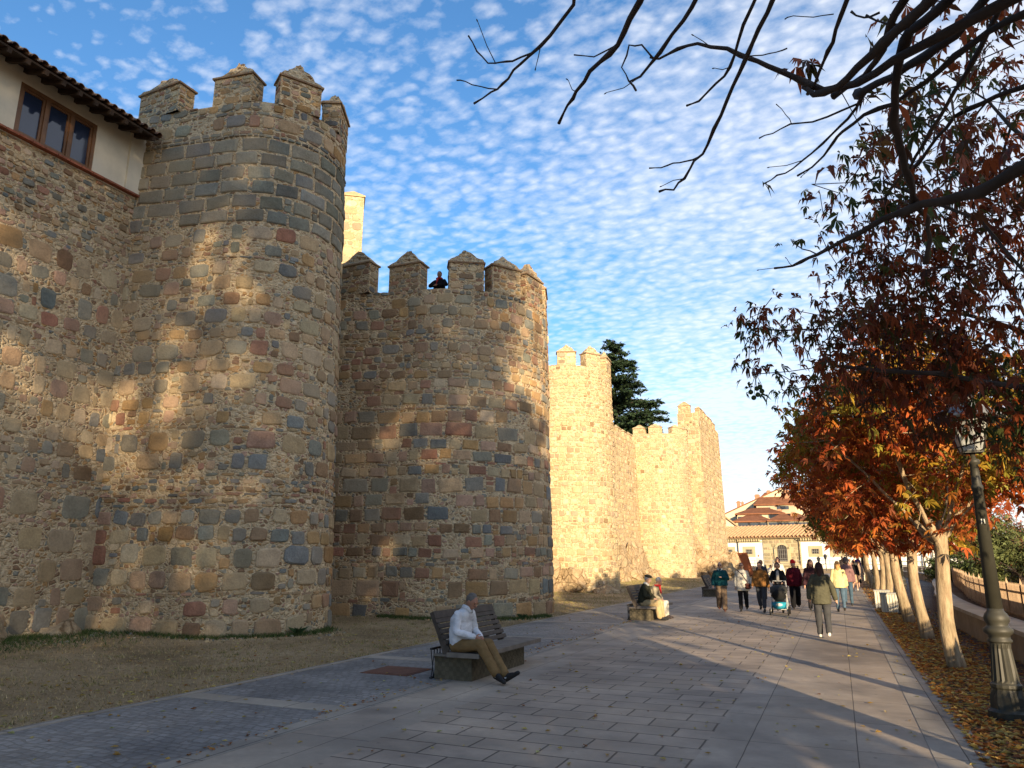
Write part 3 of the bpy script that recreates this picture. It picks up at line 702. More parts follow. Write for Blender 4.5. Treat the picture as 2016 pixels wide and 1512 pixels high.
# dirt/grass bank
t = NT('dry_grass_ground'); v = t.coord(); n1 = t.noise(.55, 5, .6, v); n2 = t.noise(7, 6, .7, v); n3 = t.noise(60, 4, .7, v)
c = t.ramp(n1, [(.32, (.24,.175,.10)), (.5, (.42,.31,.18)), (.66, (.50,.38,.235))])
c = t.mix(t.ramp(n2, [(.5, (0,0,0)), (.68, (.6,)*3)]), c, (.17,.13,.07)); c = t.mix(1, c, t.ramp(n3, [(.3, (.6,)*3), (.7, (1.3,)*3)]), 'MULTIPLY')
M_GRASSG = t.out(c, t.bump(t.math('ADD', n2, n3), 1, .05), .95, .1)
t = NT('bare_earth'); v = t.coord(); n1 = t.noise(.8, 5, .6, v); n3 = t.noise(40, 5, .7, v)
c = t.ramp(n1, [(.35, (.13,.085,.05)), (.65, (.20,.14,.085))]); c = t.mix(1, c, t.ramp(n3, [(.3, (.6,)*3), (.7, (1.3,)*3)]), 'MULTIPLY')
M_EARTH = t.out(c, t.bump(n3, 1, .04), .95, .1)
def bankz(x, y): 
    k = min(1, max(0, (-8.2-x)/7.0)); return -.01 + .16*k*k*(3-2*k) + (.035*noise.noise(Vector((x*.6, y*.6, 0))) + .012*noise.noise(Vector((x*4, y*4, 2))))*min(1, k*6)
mb = MB(); nx, ny = 40, 420
vs = [(-8.13-10*i/nx, -20+120*j/ny, bankz(-8.13-10*i/nx, -20+120*j/ny)) for j in range(ny+1) for i in range(nx+1)]
mb.add(vs, [(j*(nx+1)+i+1, j*(nx+1)+i, (j+1)*(nx+1)+i, (j+1)*(nx+1)+i+1) for j in range(ny) for i in range(nx)])
tag(mb.build('lawn', [M_GRASSG], smooth=True), kind='structure')
sheet('ground', [(((-1500,-1500),(1500,-1500),(1500,2500),(-1500,2500)),0)], [M_EARTH], -.06)
sheet('verge', [(((1.1,-20),(2.15,-20),(2.15,90),(1.1,90)),0)], [M_EARTH], -.02)
# low curved wall, cobbled path
wl = [(2.95,-20),(2.9,4),(2.8,12),(2.72,18),(2.7,24),(3.0,30),(3.6,36),(4.4,45),(5.6,56),(6.2,66),(6.0,76),(4.8,86),(2.2,94),(-2,98),(-10,101),(-22,105)]
def smooth_poly(p, n=6):
    out = []
    for i in range(len(p)-1):
        p0 = Vector(p[max(0,i-1)]); p1 = Vector(p[i]); p2 = Vector(p[i+1]); p3 = Vector(p[min(len(p)-1,i+2)])
        for k in range(n):
            t_ = k/n; out.append(.5*((2*p1)+(p2-p0)*t_+(2*p0-5*p1+4*p2-p3)*t_*t_+(3*p1-p0-3*p2+p3)*t_**3))
    out.append(Vector(p[-1])); return out
WL = smooth_poly(wl)
def offs(pl, d):
    o = []
    for i, p in enumerate(pl):
        t_ = (pl[min(i+1,len(pl)-1)]-pl[max(i-1,0)]).normalized(); o.append(p+Vector((t_.y,-t_.x))*d)
    return o
def strip(mb, a, b, za, zb, mi=0):
    n = len(a); vs = [(p.x,p.y,za) for p in a]+[(p.x,p.y,zb) for p in b]
    mb.add(vs, [(i,n+i,n+i+1,i+1) if za == zb else (i,i+1,n+i+1,n+i) for i in range(n-1)], mi)
def wallstrip(mb, pl, d0, d1, z0, z1, mi=0):
    a, b = offs(pl, d0), offs(pl, d1); n = len(pl)
    vs = [(p.x,p.y,z0) for p in a]+[(p.x,p.y,z1) for p in a]+[(p.x,p.y,z1) for p in b]+[(p.x,p.y,z0) for p in b]
    fs = []
    for i in range(n-1):
        for q in (0,1,2): fs.append((q*n+i+1, q*n+i, (q+1)*n+i, (q+1)*n+i+1))
    fs += [(0,n,2*n,3*n),(n-1,4*n-1,3*n-1,2*n-1)]
    mb.add(vs, fs, mi)
mb = MB(); path_in = [Vector((2.15, min(max(p.y,-20),90))) for p in WL]
strip(mb, path_in, WL, -.03, -.03); mb2 = mb
tag(mb.build('cobbled_path', [M_COB]), kind='structure')
M_WST = plain('weathered_wall_render', (.30,.235,.165), .95, .3, 1.5, .8, .02, .1)
M_COP = plain('pale_coping_stone', (.42,.37,.30), .9, .25, 2.5, .5, .015, .15)
root = empty('low_wall', (2.8,20,0), 'low curving wall with pale coping along the cobbled path on the right', 'wall')
mb = MB(); wallstrip(mb, WL, 0, .45, -.1, .47); mb.build('wall', M_WST, root)
mb = MB(); wallstrip(mb, WL, -.06, .5, .471, .55); mb.build('coping', M_COP, root)
sheet('planting_bed', [([(p.x,p.y) for p in offs(WL[:70],.5)]+[(p.x,p.y) for p in reversed(offs(WL[:70],1.3))],0)], [M_EARTH], .4)
# rusty picket fence
M_RUST = plain('rust_brown_iron', (.42,.29,.18), .7, .35, 5, .4, .005, .3)
root = empty('picket_fence', (3.9,20,.4), 'rust brown picket fence with spiked tops standing behind the low wall', 'fence')
FL = offs(WL, .95); FL = [p for p in FL if 3 < p.y < 92]
def along(pl, step):
    out = []; acc = 0
    for a, b in zip(pl, pl[1:]):
        L_ = (b-a).length
        while acc < L_: out.append((a+(b-a)*acc/L_, (b-a).normalized())); acc += step
        acc -= L_
    return out
mb = MB()
for p, d in along(FL, .085):
    if p.y > 62: break
    zt = 1.12; mb.box((p.x-.012,p.y-.014,.42),(p.x+.012,p.y+.014,zt)); mb.add([(p.x-.014,p.y-.016,zt),(p.x+.014,p.y-.016,zt),(p.x+.014,p.y+.016,zt),(p.x-.014,p.y+.016,zt),(p.x,p.y,zt+.09)],[(0,1,4),(1,2,4),(2,3,4),(3,0,4)])
for z in (.48,.98): wallstrip(mb, FL, -.018, .018, z, z+.045)
mb.build('picket_panel', M_RUST, root)
for k, (p, d) in enumerate(along(FL, 1.45)):
    if p.y > 62: break
    mb = MB(); mb.box((p.x-.03,p.y-.03,.4),(p.x+.03,p.y+.03,1.17)); mb.add([(p.x-.03,p.y-.03,1.17),(p.x+.03,p.y-.03,1.17),(p.x+.03,p.y+.03,1.17),(p.x-.03,p.y+.03,1.17),(p.x,p.y,1.32)],[(0,1,4),(1,2,4),(2,3,4),(3,0,4)]); mb.build('post', M_RUST, root)
# tan wall right behind the fence and grey wall beyond
root = empty('garden_wall', (4.6,22,0), 'tan rendered wall directly behind the picket fence', 'wall')
mb = MB(); wallstrip(mb, [p for p in WL if 3 < p.y < 90], 1.32, 1.6, -.1, .93); mb.build('wall', plain('tan_render', (.42,.29,.17), .95, .25, 1.2, .5, .02), root)
root = empty('boundary_wall', (11,40,0), 'shaded grey stone wall behind the picket fence below the hedge', 'wall')
mb = MB(); pl = [Vector(q) for q in ((8.0,58),(9.2,50),(11.0,42),(14,36),(19,30))]; wallstrip(mb, pl, 0, .4, -.1, 1.05); mb.build('wall', M_WST, root)
mb = MB(); wallstrip(mb, pl, -.05, .45, 1.051, 1.13); mb.build('coping', M_COP, root)
# white pole railing before the palace
root = empty('terrace_railing', (-3,101,.5), 'pale railing running along the terrace in front of the palace', 'railing')
RL = offs(WL[-34:], .3); mb = MB()
for z in (1.05,1.42): wallstrip(mb, RL, -.02, .02, z, z+.05)
mb.build('rail', M_RAIL, root)
for p, d in along(RL, 2.4): mb = MB(); mb.box((p.x-.04,p.y-.04,.55),(p.x+.04,p.y+.04,1.5)); mb.build('post', M_RAIL, root)
# ------------------------------------------------------------------ leaves / trees
t = NT('autumn_leaf'); at = t.N('ShaderNodeAttribute', attribute_name='Col').outputs['Color']
t.L(at, t.b.inputs['Base Color']); t.b.inputs['Roughness'].default_value = .55; t.b.inputs['Specular IOR Level'].default_value = .3
tr = t.N('ShaderNodeBsdfTranslucent'); t.L(at, tr.inputs['Color']); ms = t.N('ShaderNodeMixShader'); ms.inputs[0].default_value = .42
t.L(t.b.outputs[0], ms.inputs[1]); t.L(tr.outputs[0], ms.inputs[2]); t.L(ms.outputs[0], t.n['Material Output'].inputs[0]); M_LEAF = t.m
M_BARK = plain('pale_smooth_bark', (.34,.27,.175), .9, .35, 4, .9, .02, .15)
M_BARKD = plain('dark_bark', (.075,.055,.045), .9, .3, 6, .8, .01, .2)
t = NT('ridged_bark'); v = t.coord((9,9,1.6)); n = t.noise(1.4, 6, .7, v); v2 = t.coord(); n2 = t.noise(2.2, 4, .6, v2)
c = t.mix(1, t.ramp(n, [(.35, (.20,.14,.085)), (.6, (.40,.31,.20))]), t.ramp(n2, [(.35, (.8,.82,.8)), (.65, (1.15,1.12,1.1))]), 'MULTIPLY'); M_BARK = t.out(c, t.bump(n, 1, .03), .9, .15)
P_RUST = [((.44,.10,.025),4),((.47,.14,.03),4),((.34,.065,.02),4),((.54,.23,.05),1.5),((.26,.07,.025),1)]
P_MIX = [((.40,.26,.03),2),((.25,.22,.03),3),((.42,.15,.025),3),((.33,.08,.02),1)]
P_GRN = [((.10,.13,.025),4),((.20,.19,.03),2),((.30,.12,.03),1)]
P_DEEP = [((.19,.045,.018),3),((.28,.065,.02),4),((.09,.035,.015),2),((.15,.07,.02),1),((.08,.07,.02),1)]
def leaf_object(name, pts, size, pal, parent, seed, nl=5, fine=False, fan=75, up=.5, mat=None, droop=.35, pal2=None, thr=.25):
    g = np.random.default_rng(seed); P = np.array([tuple(p) for p in pts], dtype=np.float64); N = len(P)
    n = g.normal(size=(N,3)); n[:,2] = np.abs(n[:,2])+up; n /= np.linalg.norm(n, axis=1)[:,None]
    e = g.normal(size=(N,3)); e -= n*(e*n).sum(1)[:,None]; e /= np.linalg.norm(e, axis=1)[:,None]; f = np.cross(n, e)
    sz = size*g.uniform(.65,1.25,N)
    angs = np.linspace(-fan, fan, nl) if nl > 1 else np.array([0.])
    V = []; nv = 5 if fine else 4
    for a in angs:
        aa = np.radians(a+g.normal(0,8,N)); d = e*np.cos(aa)[:,None]+f*np.sin(aa)[:,None]; p = np.cross(n, d)
        L_ = (sz*(1-.35*abs(a)/max(fan,1))*g.uniform(.8,1.1,N))[:,None]; w = L_*.17*(1 if nl > 1 else 1.8); dr = droop*g.uniform(.3,1.4,(N,1))
        zd = np.zeros((N,3)); zd[:,2] = -1
        V.append(P); V.append(P+d*L_*.6+p*w+zd*L_*dr*.25+n*L_*.05); 
        V.append(P+d*L_+zd*L_*dr); V.append(P+d*L_*.6-p*w+zd*L_*dr*.25+n*L_*.05)
        if fine: V.append(P+d*L_*.58+zd*L_*dr*.3-n*L_*.02)
    V = np.stack(V, 1).reshape(-1,3)           # per leaf: nl*nv verts
    M = N*nl; b = (np.arange(M)*nv)[:,None]
    if fine: T = np.concatenate([b+np.array([[0,1,4]]), b+np.array([[1,2,4]]), b+np.array([[2,3,4]]), b+np.array([[3,0,4]])], 0)
    else: T = np.concatenate([b+np.array([[0,1,2]]), b+np.array([[0,2,3]])], 0)
    cs = np.array([c for c, _ in pal]); w_ = np.array([x for _, x in pal], float); C = cs[g.choice(len(cs), N, p=w_/w_.sum())]
    if pal2 is not None:
        c2 = np.array([c for c, _ in pal2]); w2 = np.array([x for _, x in pal2], float); C2 = c2[g.choice(len(c2), N, p=w2/w2.sum())]
        msk = np.array([noise.noise(Vector(p)*.55+Vector((seed,0,0))) > thr for p in P]); C = np.where(msk[:,None], C2, C)
    C = C*g.uniform(.65,1.35,(N,1)); C = np.repeat(C, nl*nv, 0)
    me = bpy.data.meshes.new(name); me.vertices.add(len(V)); me.vertices.foreach_set('co', V.ravel())
    me.loops.add(len(T)*3); me.loops.foreach_set('vertex_index', T.astype(np.int32).ravel())
    me.polygons.add(len(T)); me.polygons.foreach_set('loop_start', np.arange(0, len(T)*3, 3, dtype=np.int32)); me.polygons.foreach_set('loop_total', np.full(len(T), 3, dtype=np.int32))
    me.update(calc_edges=True); me.materials.append(mat or M_LEAF)
    a = me.color_attributes.new('Col', 'FLOAT_COLOR', 'POINT'); A_ = np.ones((len(V),4), dtype=np.float32); A_[:,:3] = C; a.data.foreach_set('color', A_.ravel())
    return link(bpy.data.objects.new(name, me), parent)
def grow(seed, skel, vol, n, rtip=.006, pexp=.45, sag=.0, rmax=.12):
    """skel: list of polylines [(x,y,z),..] already given; vol(r)->point; greedy joining of targets to the nearest twig"""
    r = random.Random(seed); pos = []; par = []
    def addn(p, pa): pos.append(Vector(p)); par.append(pa); return len(pos)-1
    root_i = addn(skel[0][0], -1)
    for pl in skel:
        # attach to the closest existing node
        d = [(q-Vector(pl[0])).length for q in pos]; cur = d.index(min(d))
        if d[cur] > 1e-4: cur = addn(pl[0], cur)
        for a, b in zip(pl, pl[1:]):
            a = Vector(a); b = Vector(b); m = max(1, int((b-a).length/.3))
            for k in range(1, m+1): cur = addn(a.lerp(b, k/m)+Vector((r.uniform(-.02,.02),)*3), cur)
    ns = len(pos)
    T = sorted([Vector(vol(r)) for _ in range(n)], key=lambda q: min((q-pos[i]).length for i in range(0, ns, 2)))
    arr = np.zeros((ns+n*8+10, 3)); cnt = len(pos)
    for i, p in enumerate(pos): arr[i] = p
    z_ok = np.ones(len(arr)); z_ok[:min(3,ns)] = 9
    for tq in T:
        dd = np.linalg.norm(arr[:cnt]-np.array(tq), axis=1)*z_ok[:cnt]; i = int(dd.argmin()); a = pos[i]; L_ = (tq-a).length
        m = min(6, max(1, int(L_/.22))); cur = i
        for k in range(1, m+1):
            u = k/m; p = a.lerp(tq, u); p += Vector((r.uniform(-1,1), r.uniform(-1,1), r.uniform(-1,1)))*.035*min(1, L_)*(1 if k < m else 0); p.z += -sag*sin(pi*u)*L_
            cur = addn(p, cur); arr[cnt] = p; cnt += 1
    N = len(pos); w = np.zeros(N); kids = [0]*N
    for i in range(N): 
        if par[i] >= 0: kids[par[i]] += 1
    for i in range(N-1, -1, -1):
        if kids[i] == 0: w[i] = 1
        if par[i] >= 0: w[par[i]] += w[i]
    rad = np.minimum(rtip*w**pexp, rmax)
    mb = MB()
    done = [False]*N
    # chains
    ch = [[] for _ in range(N)]
    for i in range(N):
        if par[i] >= 0: ch[par[i]].append(i)
    stack = [(root_i, None)]
    while stack:
        st, pr = stack.pop(); line = [pr, st] if pr is not None else [st]; cur = st
        while ch[cur]:
            k = sorted(ch[cur], key=lambda q: -w[q]); 
            for o in k[1:]: stack.append((o, cur))
            cur = k[0]; line.append(cur)
        if len(line) > 1:
            rr = [float(rad[q]) for q in line]
            if pr is not None: rr[0] = rr[1]
            mb.tube([pos[q] for q in line], rr, 8 if max(rr) > .05 else (6 if max(rr) > .02 else 4))
    tips = [pos[i] for i in range(ns, N)]
    return mb, tips
def ellvol(*els):
    def f(r):
        c, ra = r.choice(els)
        while True:
            q = Vector((r.uniform(-1,1), r.uniform(-1,1), r.uniform(-1,1)))
            if .15 < q.length < 1: break
        q *= 1+.18*noise.noise(q*2.3)
        return (c[0]+q.x*ra[0], c[1]+q.y*ra[1], c[2]+q.z*ra[2])
    return f
def chestnut(seed, lean, th, rad, top, n, nleaf, size, pal, pal2, thr, label, loc, group, r0=.112, pollard=True):
    r = random.Random(seed); root = empty('chestnut_tree', (0,0,0), label, 'tree', group)
    tr = MB(); pts = []; rr = []
    for k in range(11):
        u = k/10; pts.append((lean[0]*u+.05*sin(5*u+seed), lean[1]*u+.04*sin(4*u+seed*2), -.1+(th+.1)*u)); rr.append(r0*(1.22-.35*u+(.14*max(0,.18-u)/.18))+ (.03 if u > .9 else 0))
    pts += [(lean[0],lean[1],th+.06),(lean[0],lean[1],th+.12)]; rr += [rr[-1]*.85, rr[-1]*.45]
    tr.tube(pts, rr, 16)
    for k in range(4):
        a = 1.2+k*1.6; tr.tube([(lean[0],lean[1],th-.08),(lean[0]+.17*cos(a),lean[1]+.17*sin(a),th+.07),(lean[0]+.30*cos(a),lean[1]+.30*sin(a),th+.28)],[.085,.065,.05],8)
    vs = [Vector(q) for q in tr.v]; tr.v = [tuple(q + Vector((q.x-lean[0]*q.z/th, q.y-lean[1]*q.z/th, 0)).normalized()*.025*noise.noise(Vector((q.x*6,q.y*6,q.z*1.6+seed)))) for q in vs]
    tr.build('trunk', M_BARK, root, True)
    f = Vector((lean[0], lean[1], th)); sk = []
    for k in range(6):
        a = 2*pi*k/6+r.uniform(-.3,.3); d = r.uniform(.5,.8)*rad
        sk.append([tuple(f), tuple(f+Vector((cos(a)*.25,sin(a)*.25,.18))), tuple(f+Vector((cos(a)*d*.6,sin(a)*d*.6,.7+r.uniform(0,.5)))), tuple(f+Vector((cos(a)*d,sin(a)*d,(top-th)*r.uniform(.45,.8))))])
    h = (top-th); c = (lean[0], lean[1], th+h*.5)
    els = [(c,(rad,rad,h*.52))]+[((c[0]+cos(a)*rad*.6,c[1]+sin(a)*rad*.6,c[2]+r.uniform(-.3,.25)*h),(rad*.5,rad*.5,h*.3)) for a in (r.uniform(0,6.3) for _ in range(5))]
    mb, tips = grow(seed, sk, ellvol(*els), n, .007, .42, -.05, .075)
    mb.build('branches', M_BARK, root)
    pts = []
    for _ in range(nleaf):
        p = r.choice(tips); q = p+Vector((r.gauss(0,.16), r.gauss(0,.16), r.gauss(-.04,.14)))
        if q.z > th-.25: pts.append(q)
    leaf_object('crown', pts, size, pal, root, seed, 5, False, 70, .45, None, .5, pal2, thr)
    root.location = loc; return root
TL = ['nearest full chestnut trunk with a yellow green patch in its rust crown', 'chestnut with smooth pale trunk standing second behind the nearest one', 'rough barked chestnut just before the second lamp post', 'thick trunked chestnut beside the white slatted boxes']
TX = [(1.64,14.8),(1.62,19.6),(1.62,24.3),(1.66,33.5),(1.7,38.6),(1.7,43.5),(1.75,53),(1.75,58),(1.8,63),(1.8,76)]
V1 = chestnut(3, (-.07,-.05), 2.1, 2.45, 5.5, 420, 7600, .158, P_RUST, P_MIX, .12, TL[0], (*TX[0],0), 'chestnut trees along the promenade')
V2 = chestnut(8, (-.06,.1), 2.1, 2.6, 5.7, 420, 7600, .158, P_RUST, P_MIX, .3, TL[1], (*TX[1],0), 'chestnut trees along the promenade')
V3 = chestnut(14, (-.16,.0), 2.0, 2.7, 5.8, 420, 7600, .158, P_RUST, P_GRN, .22, TL[2], (*TX[2],0), 'chestnut trees along the promenade', .125)
for i, (x, y) in enumerate(TX[3:]):
    o = copy_tree((V3, V2, V1)[i % 3]); o.location = (x, y, 0); o.rotation_euler = (0, 0, 2.1+i*1.3); 
    o['label'] = TL[3] if i == 0 else 'distant rust leaved chestnut in the row beyond the white slatted boxes'
# behind the viewpoint: the same row goes on, and taller trees stand beyond it
for i, (x, y) in enumerate(((1.75,-3.6),(1.7,-8.8),(1.7,-14))):
    o = copy_tree((V1, V3, V2)[i]); o.location = (x, y, 0); o.rotation_euler = (0,0,i*1.7+.5); o['label'] = 'rust leaved chestnut of the promenade row standing behind the viewpoint, casting shade'
# near tree at the right edge
root = empty('chestnut_tree', (2.25,6.1,0), 'close chestnut with dark drooping leaves filling the upper right corner', 'tree')
mb = MB(); mb.tube([(2.3,6.0,-.1),(2.28,6.05,.5),(2.2,6.2,1.5),(2.15,6.4,2.5)], [.24,.19,.17,.17], 14); mb.build('trunk', M_BARK, root, True)
F0 = (2.15,6.4,2.5)
sk = [[F0,(1.95,7.0,3.1),(1.83,7.7,3.7),(1.72,8.1,4.5),(1.62,8.3,5.5),(1.6,8.3,6.4)], [F0,(1.6,6.7,3.0),(.9,6.9,3.25),(.1,7.0,3.45),(-.6,7.0,3.42)], [F0,(1.7,6.2,3.4),(1.2,6.0,4.2),(.6,6.1,4.7),(.1,6.3,4.9)],
      [F0,(2.1,6.3,3.5),(1.9,6.4,4.6),(1.5,6.6,5.5),(1.1,6.8,6.2)], [F0,(2.3,7.2,2.9),(2.1,8.0,3.0),(1.7,8.6,2.95),(1.2,8.8,2.85)], [F0,(2.8,6.5,3.4),(3.4,6.9,4.2)], [(1.83,7.7,3.7),(1.3,8.0,4.1),(.6,8.0,4.3),(.1,8.1,4.2)]]
els = [((1.5,7.3,4.7),(1.25,1.9,1.7)), ((.45,7.2,3.75),(1.3,1.1,.62)), ((1.35,7.8,3.35),(1.1,1.3,.45)), ((1.0,6.9,4.7),(.95,1.2,.85)), ((2.6,7.2,4.6),(1.4,1.8,1.8)), ((1.3,7.4,3.8),(1.2,1.5,1.0)), ((2.2,7.8,2.95),(1.0,1.2,.5))]
mb, tips = grow(77, sk, ellvol(*els), 620, .0045, .42, .03, .085)
mb.build('branches', M_BARKD, root)
r = random.Random(5); pts = []
for _ in range(6200):
    p = r.choice(tips); q = p+Vector((r.gauss(0,.10), r.gauss(0,.10), r.gauss(-.05,.09)))
    if q.y < 5.2: continue
    pts.append(q)
leaf_object('crown', pts, .094, P_DEEP, root, 9, 5, True, 65, .1, None, .8, [((.085,.10,.03),3),((.05,.07,.02),2),((.2,.06,.02),2)], .15)
# hanging conkers
M_CONK = plain('green_conker_husk', (.07,.09,.03), .8, .3, 30, 1, .01)
rc = random.Random(2)
def unp(px, py, D):
    dx, dy = px-1008, py-756; fw = FPX*cos(PITCH)+dy*sin(PITCH); up = FPX*sin(PITCH)-dy*cos(PITCH)
    w = Vector((cos(YAW)*dx-sin(YAW)*fw, sin(YAW)*dx+cos(YAW)*fw, up)); return Vector((0,0,EYE))+w.normalized()*D
for px, py in ((1478,772),(1484,783),(1490,765),(1492,777),(1500,770),(1496,762),(1624,815)):
    c = unp(px, py, 7.3); mb = MB(); mb.ell(c, (.024,.024,.024), 10, 7); mb.tube([c, c+Vector((rc.uniform(-.01,.01),0,.05)), unp(1488,735,7.3) if px < 1600 else unp(1622,790,7.3)], .0025, 4)
    mb.build('conker', M_CONK, root)
# tree whose bare boughs hang over the top of the picture
root = empty('chestnut_tree', (2.1,1.7,0), 'nearly bare chestnut whose dark boughs cross the top of the sky', 'tree')
mb = MB(); mb.tube([(2.2,1.6,-.1),(2.15,1.6,.6),(2.1,1.7,1.7),(2.0,1.8,2.7)], [.24,.19,.17,.18], 14); mb.build('trunk', M_BARK, root, True)
FK = Vector((2.0,1.8,2.7)); mb = MB(); tipn = []
def bough(pxs, D0, D1, r0, r1, tofork=True, rnd=random.Random(4)):
    r0 = r0*.8 if r0 > .019 else r0
    pts = [unp(x, y, D0+(D1-D0)*i/max(1,len(pxs)-1)) for i, (x, y) in enumerate(pxs)]
    q = []
    for a, b in zip(pts, pts[1:]):
        m = max(2, int((b-a).length/.07))
        for k in range(m): q.append(a.lerp(b, k/m)+Vector((rnd.uniform(-1,1),rnd.uniform(-1,1),rnd.uniform(-1,1)))*.006)
    q.append(pts[-1]); n = len(q); rr = [(r0+(r1-r0)*(i/n)**.8)*(1.35 if i % 5 == 0 and i else 1)*rnd.uniform(.92,1.08) for i in range(n)]
    rr[-1] = r1*1.8; 
    if tofork:
        a = q[0]; pre = [FK, FK.lerp(a,.35)+Vector((0,0,.35)), FK.lerp(a,.7)+Vector((0,0,.25))]; q = pre+q; rr = [r0*1.9, r0*1.6, r0*1.25]+rr
    mb.tube(q, rr, 7); tipn.append(pts[-1])
    st = 3 if tofork else 0
    for _ in range(int(n*(.09 if r0 < .02 else .13))):
        i = rnd.randrange(st+2, len(q)-1); d = (q[i]-q[i-1]).normalized(); s_ = Vector((rnd.uniform(-1,1),rnd.uniform(-1,1),rnd.uniform(-.8,.8))).normalized(); d = (d*.7+s_*.8).normalized(); L_ = rnd.uniform(.05,.26)
        a = q[i]; b1 = a+d*L_*.5+Vector((0,0,rnd.uniform(-.01,.02))); b2 = a+d*L_+Vector((0,0,rnd.uniform(0,.04))); mb.tube([a,b1,b2,b2+d*.012,b2+d*.02],[.0032,.0026,.002,.0042,.001],5)
B_ = bough
B_([(1140,-40),(1127,10),(1085,70),(1040,112),(1010,140),(990,168),(965,183),(933,204)], 4.3, 4.6, .012, .004)
B_([(1085,70),(1045,108),(1010,118),(985,124),(962,125),(940,100),(922,70)], 4.45, 4.6, .007, .003, False)
B_([(982,176),(945,170),(918,162),(899,158)], 4.6, 4.65, .004, .0025, False)
B_([(1275,-30),(1240,38),(1215,88),(1162,138),(1135,180),(1118,205),(1100,243)], 4.3, 4.8, .019, .006)
B_([(1215,88),(1170,110),(1130,108)], 4.6, 4.7, .005, .0025, False)
B_([(1390,-40),(1345,40),(1300,100),(1262,150),(1240,160),(1252,178)], 4.4, 4.8, .014, .004)
B_([(1290,118),(1262,90),(1240,88),(1225,132),(1238,160)], 4.6, 4.7, .006, .003, False)
B_([(1760,120),(1690,165),(1620,178),(1560,150),(1490,120),(1430,96),(1372,88),(1335,95),(1300,118),(1280,112)], 4.6, 4.9, .028, .005)
B_([(1540,-40),(1495,55),(1468,110),(1442,170),(1418,228),(1395,285),(1368,318),(1348,350),(1325,372),(1298,377)], 4.3, 4.9, .014, .005)
B_([(1378,308),(1350,318),(1325,323),(1300,330),(1278,331)], 4.8, 4.9, .006, .003, False)
B_([(1500,-30),(1462,50),(1445,110),(1425,150),(1398,178),(1375,200),(1352,208)], 4.4, 4.8, .011, .004)
B_([(1472,112),(1500,108),(1528,102),(1550,95)], 4.7, 4.7, .004, .0025, False)
B_([(1680,-40),(1655,30),(1640,85),(1622,120),(1605,165),(1590,185)], 4.3, 4.7, .013, .006)
B_([(1640,28),(1600,35),(1560,32),(1545,38)], 4.5, 4.5, .003, .002, False)
B_([(1870,-40),(1790,40),(1740,85),(1690,135),(1650,172),(1600,186),(1585,170)], 4.2, 4.7, .04, .012)
B_([(1800,-40),(1762,30),(1745,75),(1725,120),(1700,150),(1640,190)], 4.3, 4.8, .03, .012)
B_([(1900,-30),(1850,20),(1790,60),(1770,110),(1760,180),(1760,240),(1778,310),(1795,370),(1800,400)], 4.3, 5.2, .032, .018)
B_([(1800,400),(1825,430),(1830,470),(1822,520)], 5.2, 5.3, .018, .01, False)
B_([(2060,300),(1990,345),(1930,378),(1870,392),(1815,402),(1740,432),(1680,465),(1610,500),(1560,525),(1525,528)], 4.6, 5.8, .05, .005)
B_([(1610,500),(1580,490),(1565,480)], 5.7, 5.7, .005, .003, False)
B_([(2050,10),(1950,60),(1880,110),(1820,165),(1760,205),(1700,225),(1660,260),(1640,280),(1600,330),(1570,346)], 4.5, 5.3, .026, .004)
B_([(1960,-30),(1880,70),(1820,110),(1760,150),(1700,180),(1690,185)], 4.5, 5.0, .03, .02)
B_([(1700,190),(1670,235),(1640,262),(1600,300),(1560,333),(1530,345),(1505,361)], 5.0, 5.4, .010, .003, False)
B_([(1690,205),(1600,240),(1555,245),(1520,262),(1495,272)], 5.0, 5.4, .007, .003, False)
B_([(1560,245),(1548,225),(1528,205)], 5.2, 5.3, .003, .002, False)
B_([(1990,-30),(1930,90),(1880,180),(1830,260),(1790,330),(1740,390),(1700,400)], 4.6, 5.4, .02, .006)
B_([(2040,160),(1960,190),(1880,230),(1830,290),(1800,330)], 4.8, 5.3, .016, .008)
B_([(1730,25),(1700,35),(1675,22)], 4.5, 4.5, .006, .004, False)
B_([(1790,50),(1745,45),(1705,30)], 4.4, 4.5, .008, .004, False)
mb.build('branches', M_BARKD, root, True)
lp = [unp(1550+r.uniform(-8,60), 128+r.uniform(-12,18), 4.75) for _ in range(7)]+[unp(1505,361,5.4), unp(1625,330,5.2), unp(1600,380,5.4), unp(1590,395,5.4)]+[unp(r.uniform(1700,2010), r.uniform(-20,420), r.uniform(4.9,5.9)) for _ in range(110)]
leaf_object('leaves', lp, .12, P_DEEP, root, 19, 4, True, 55, .1, None, .9)
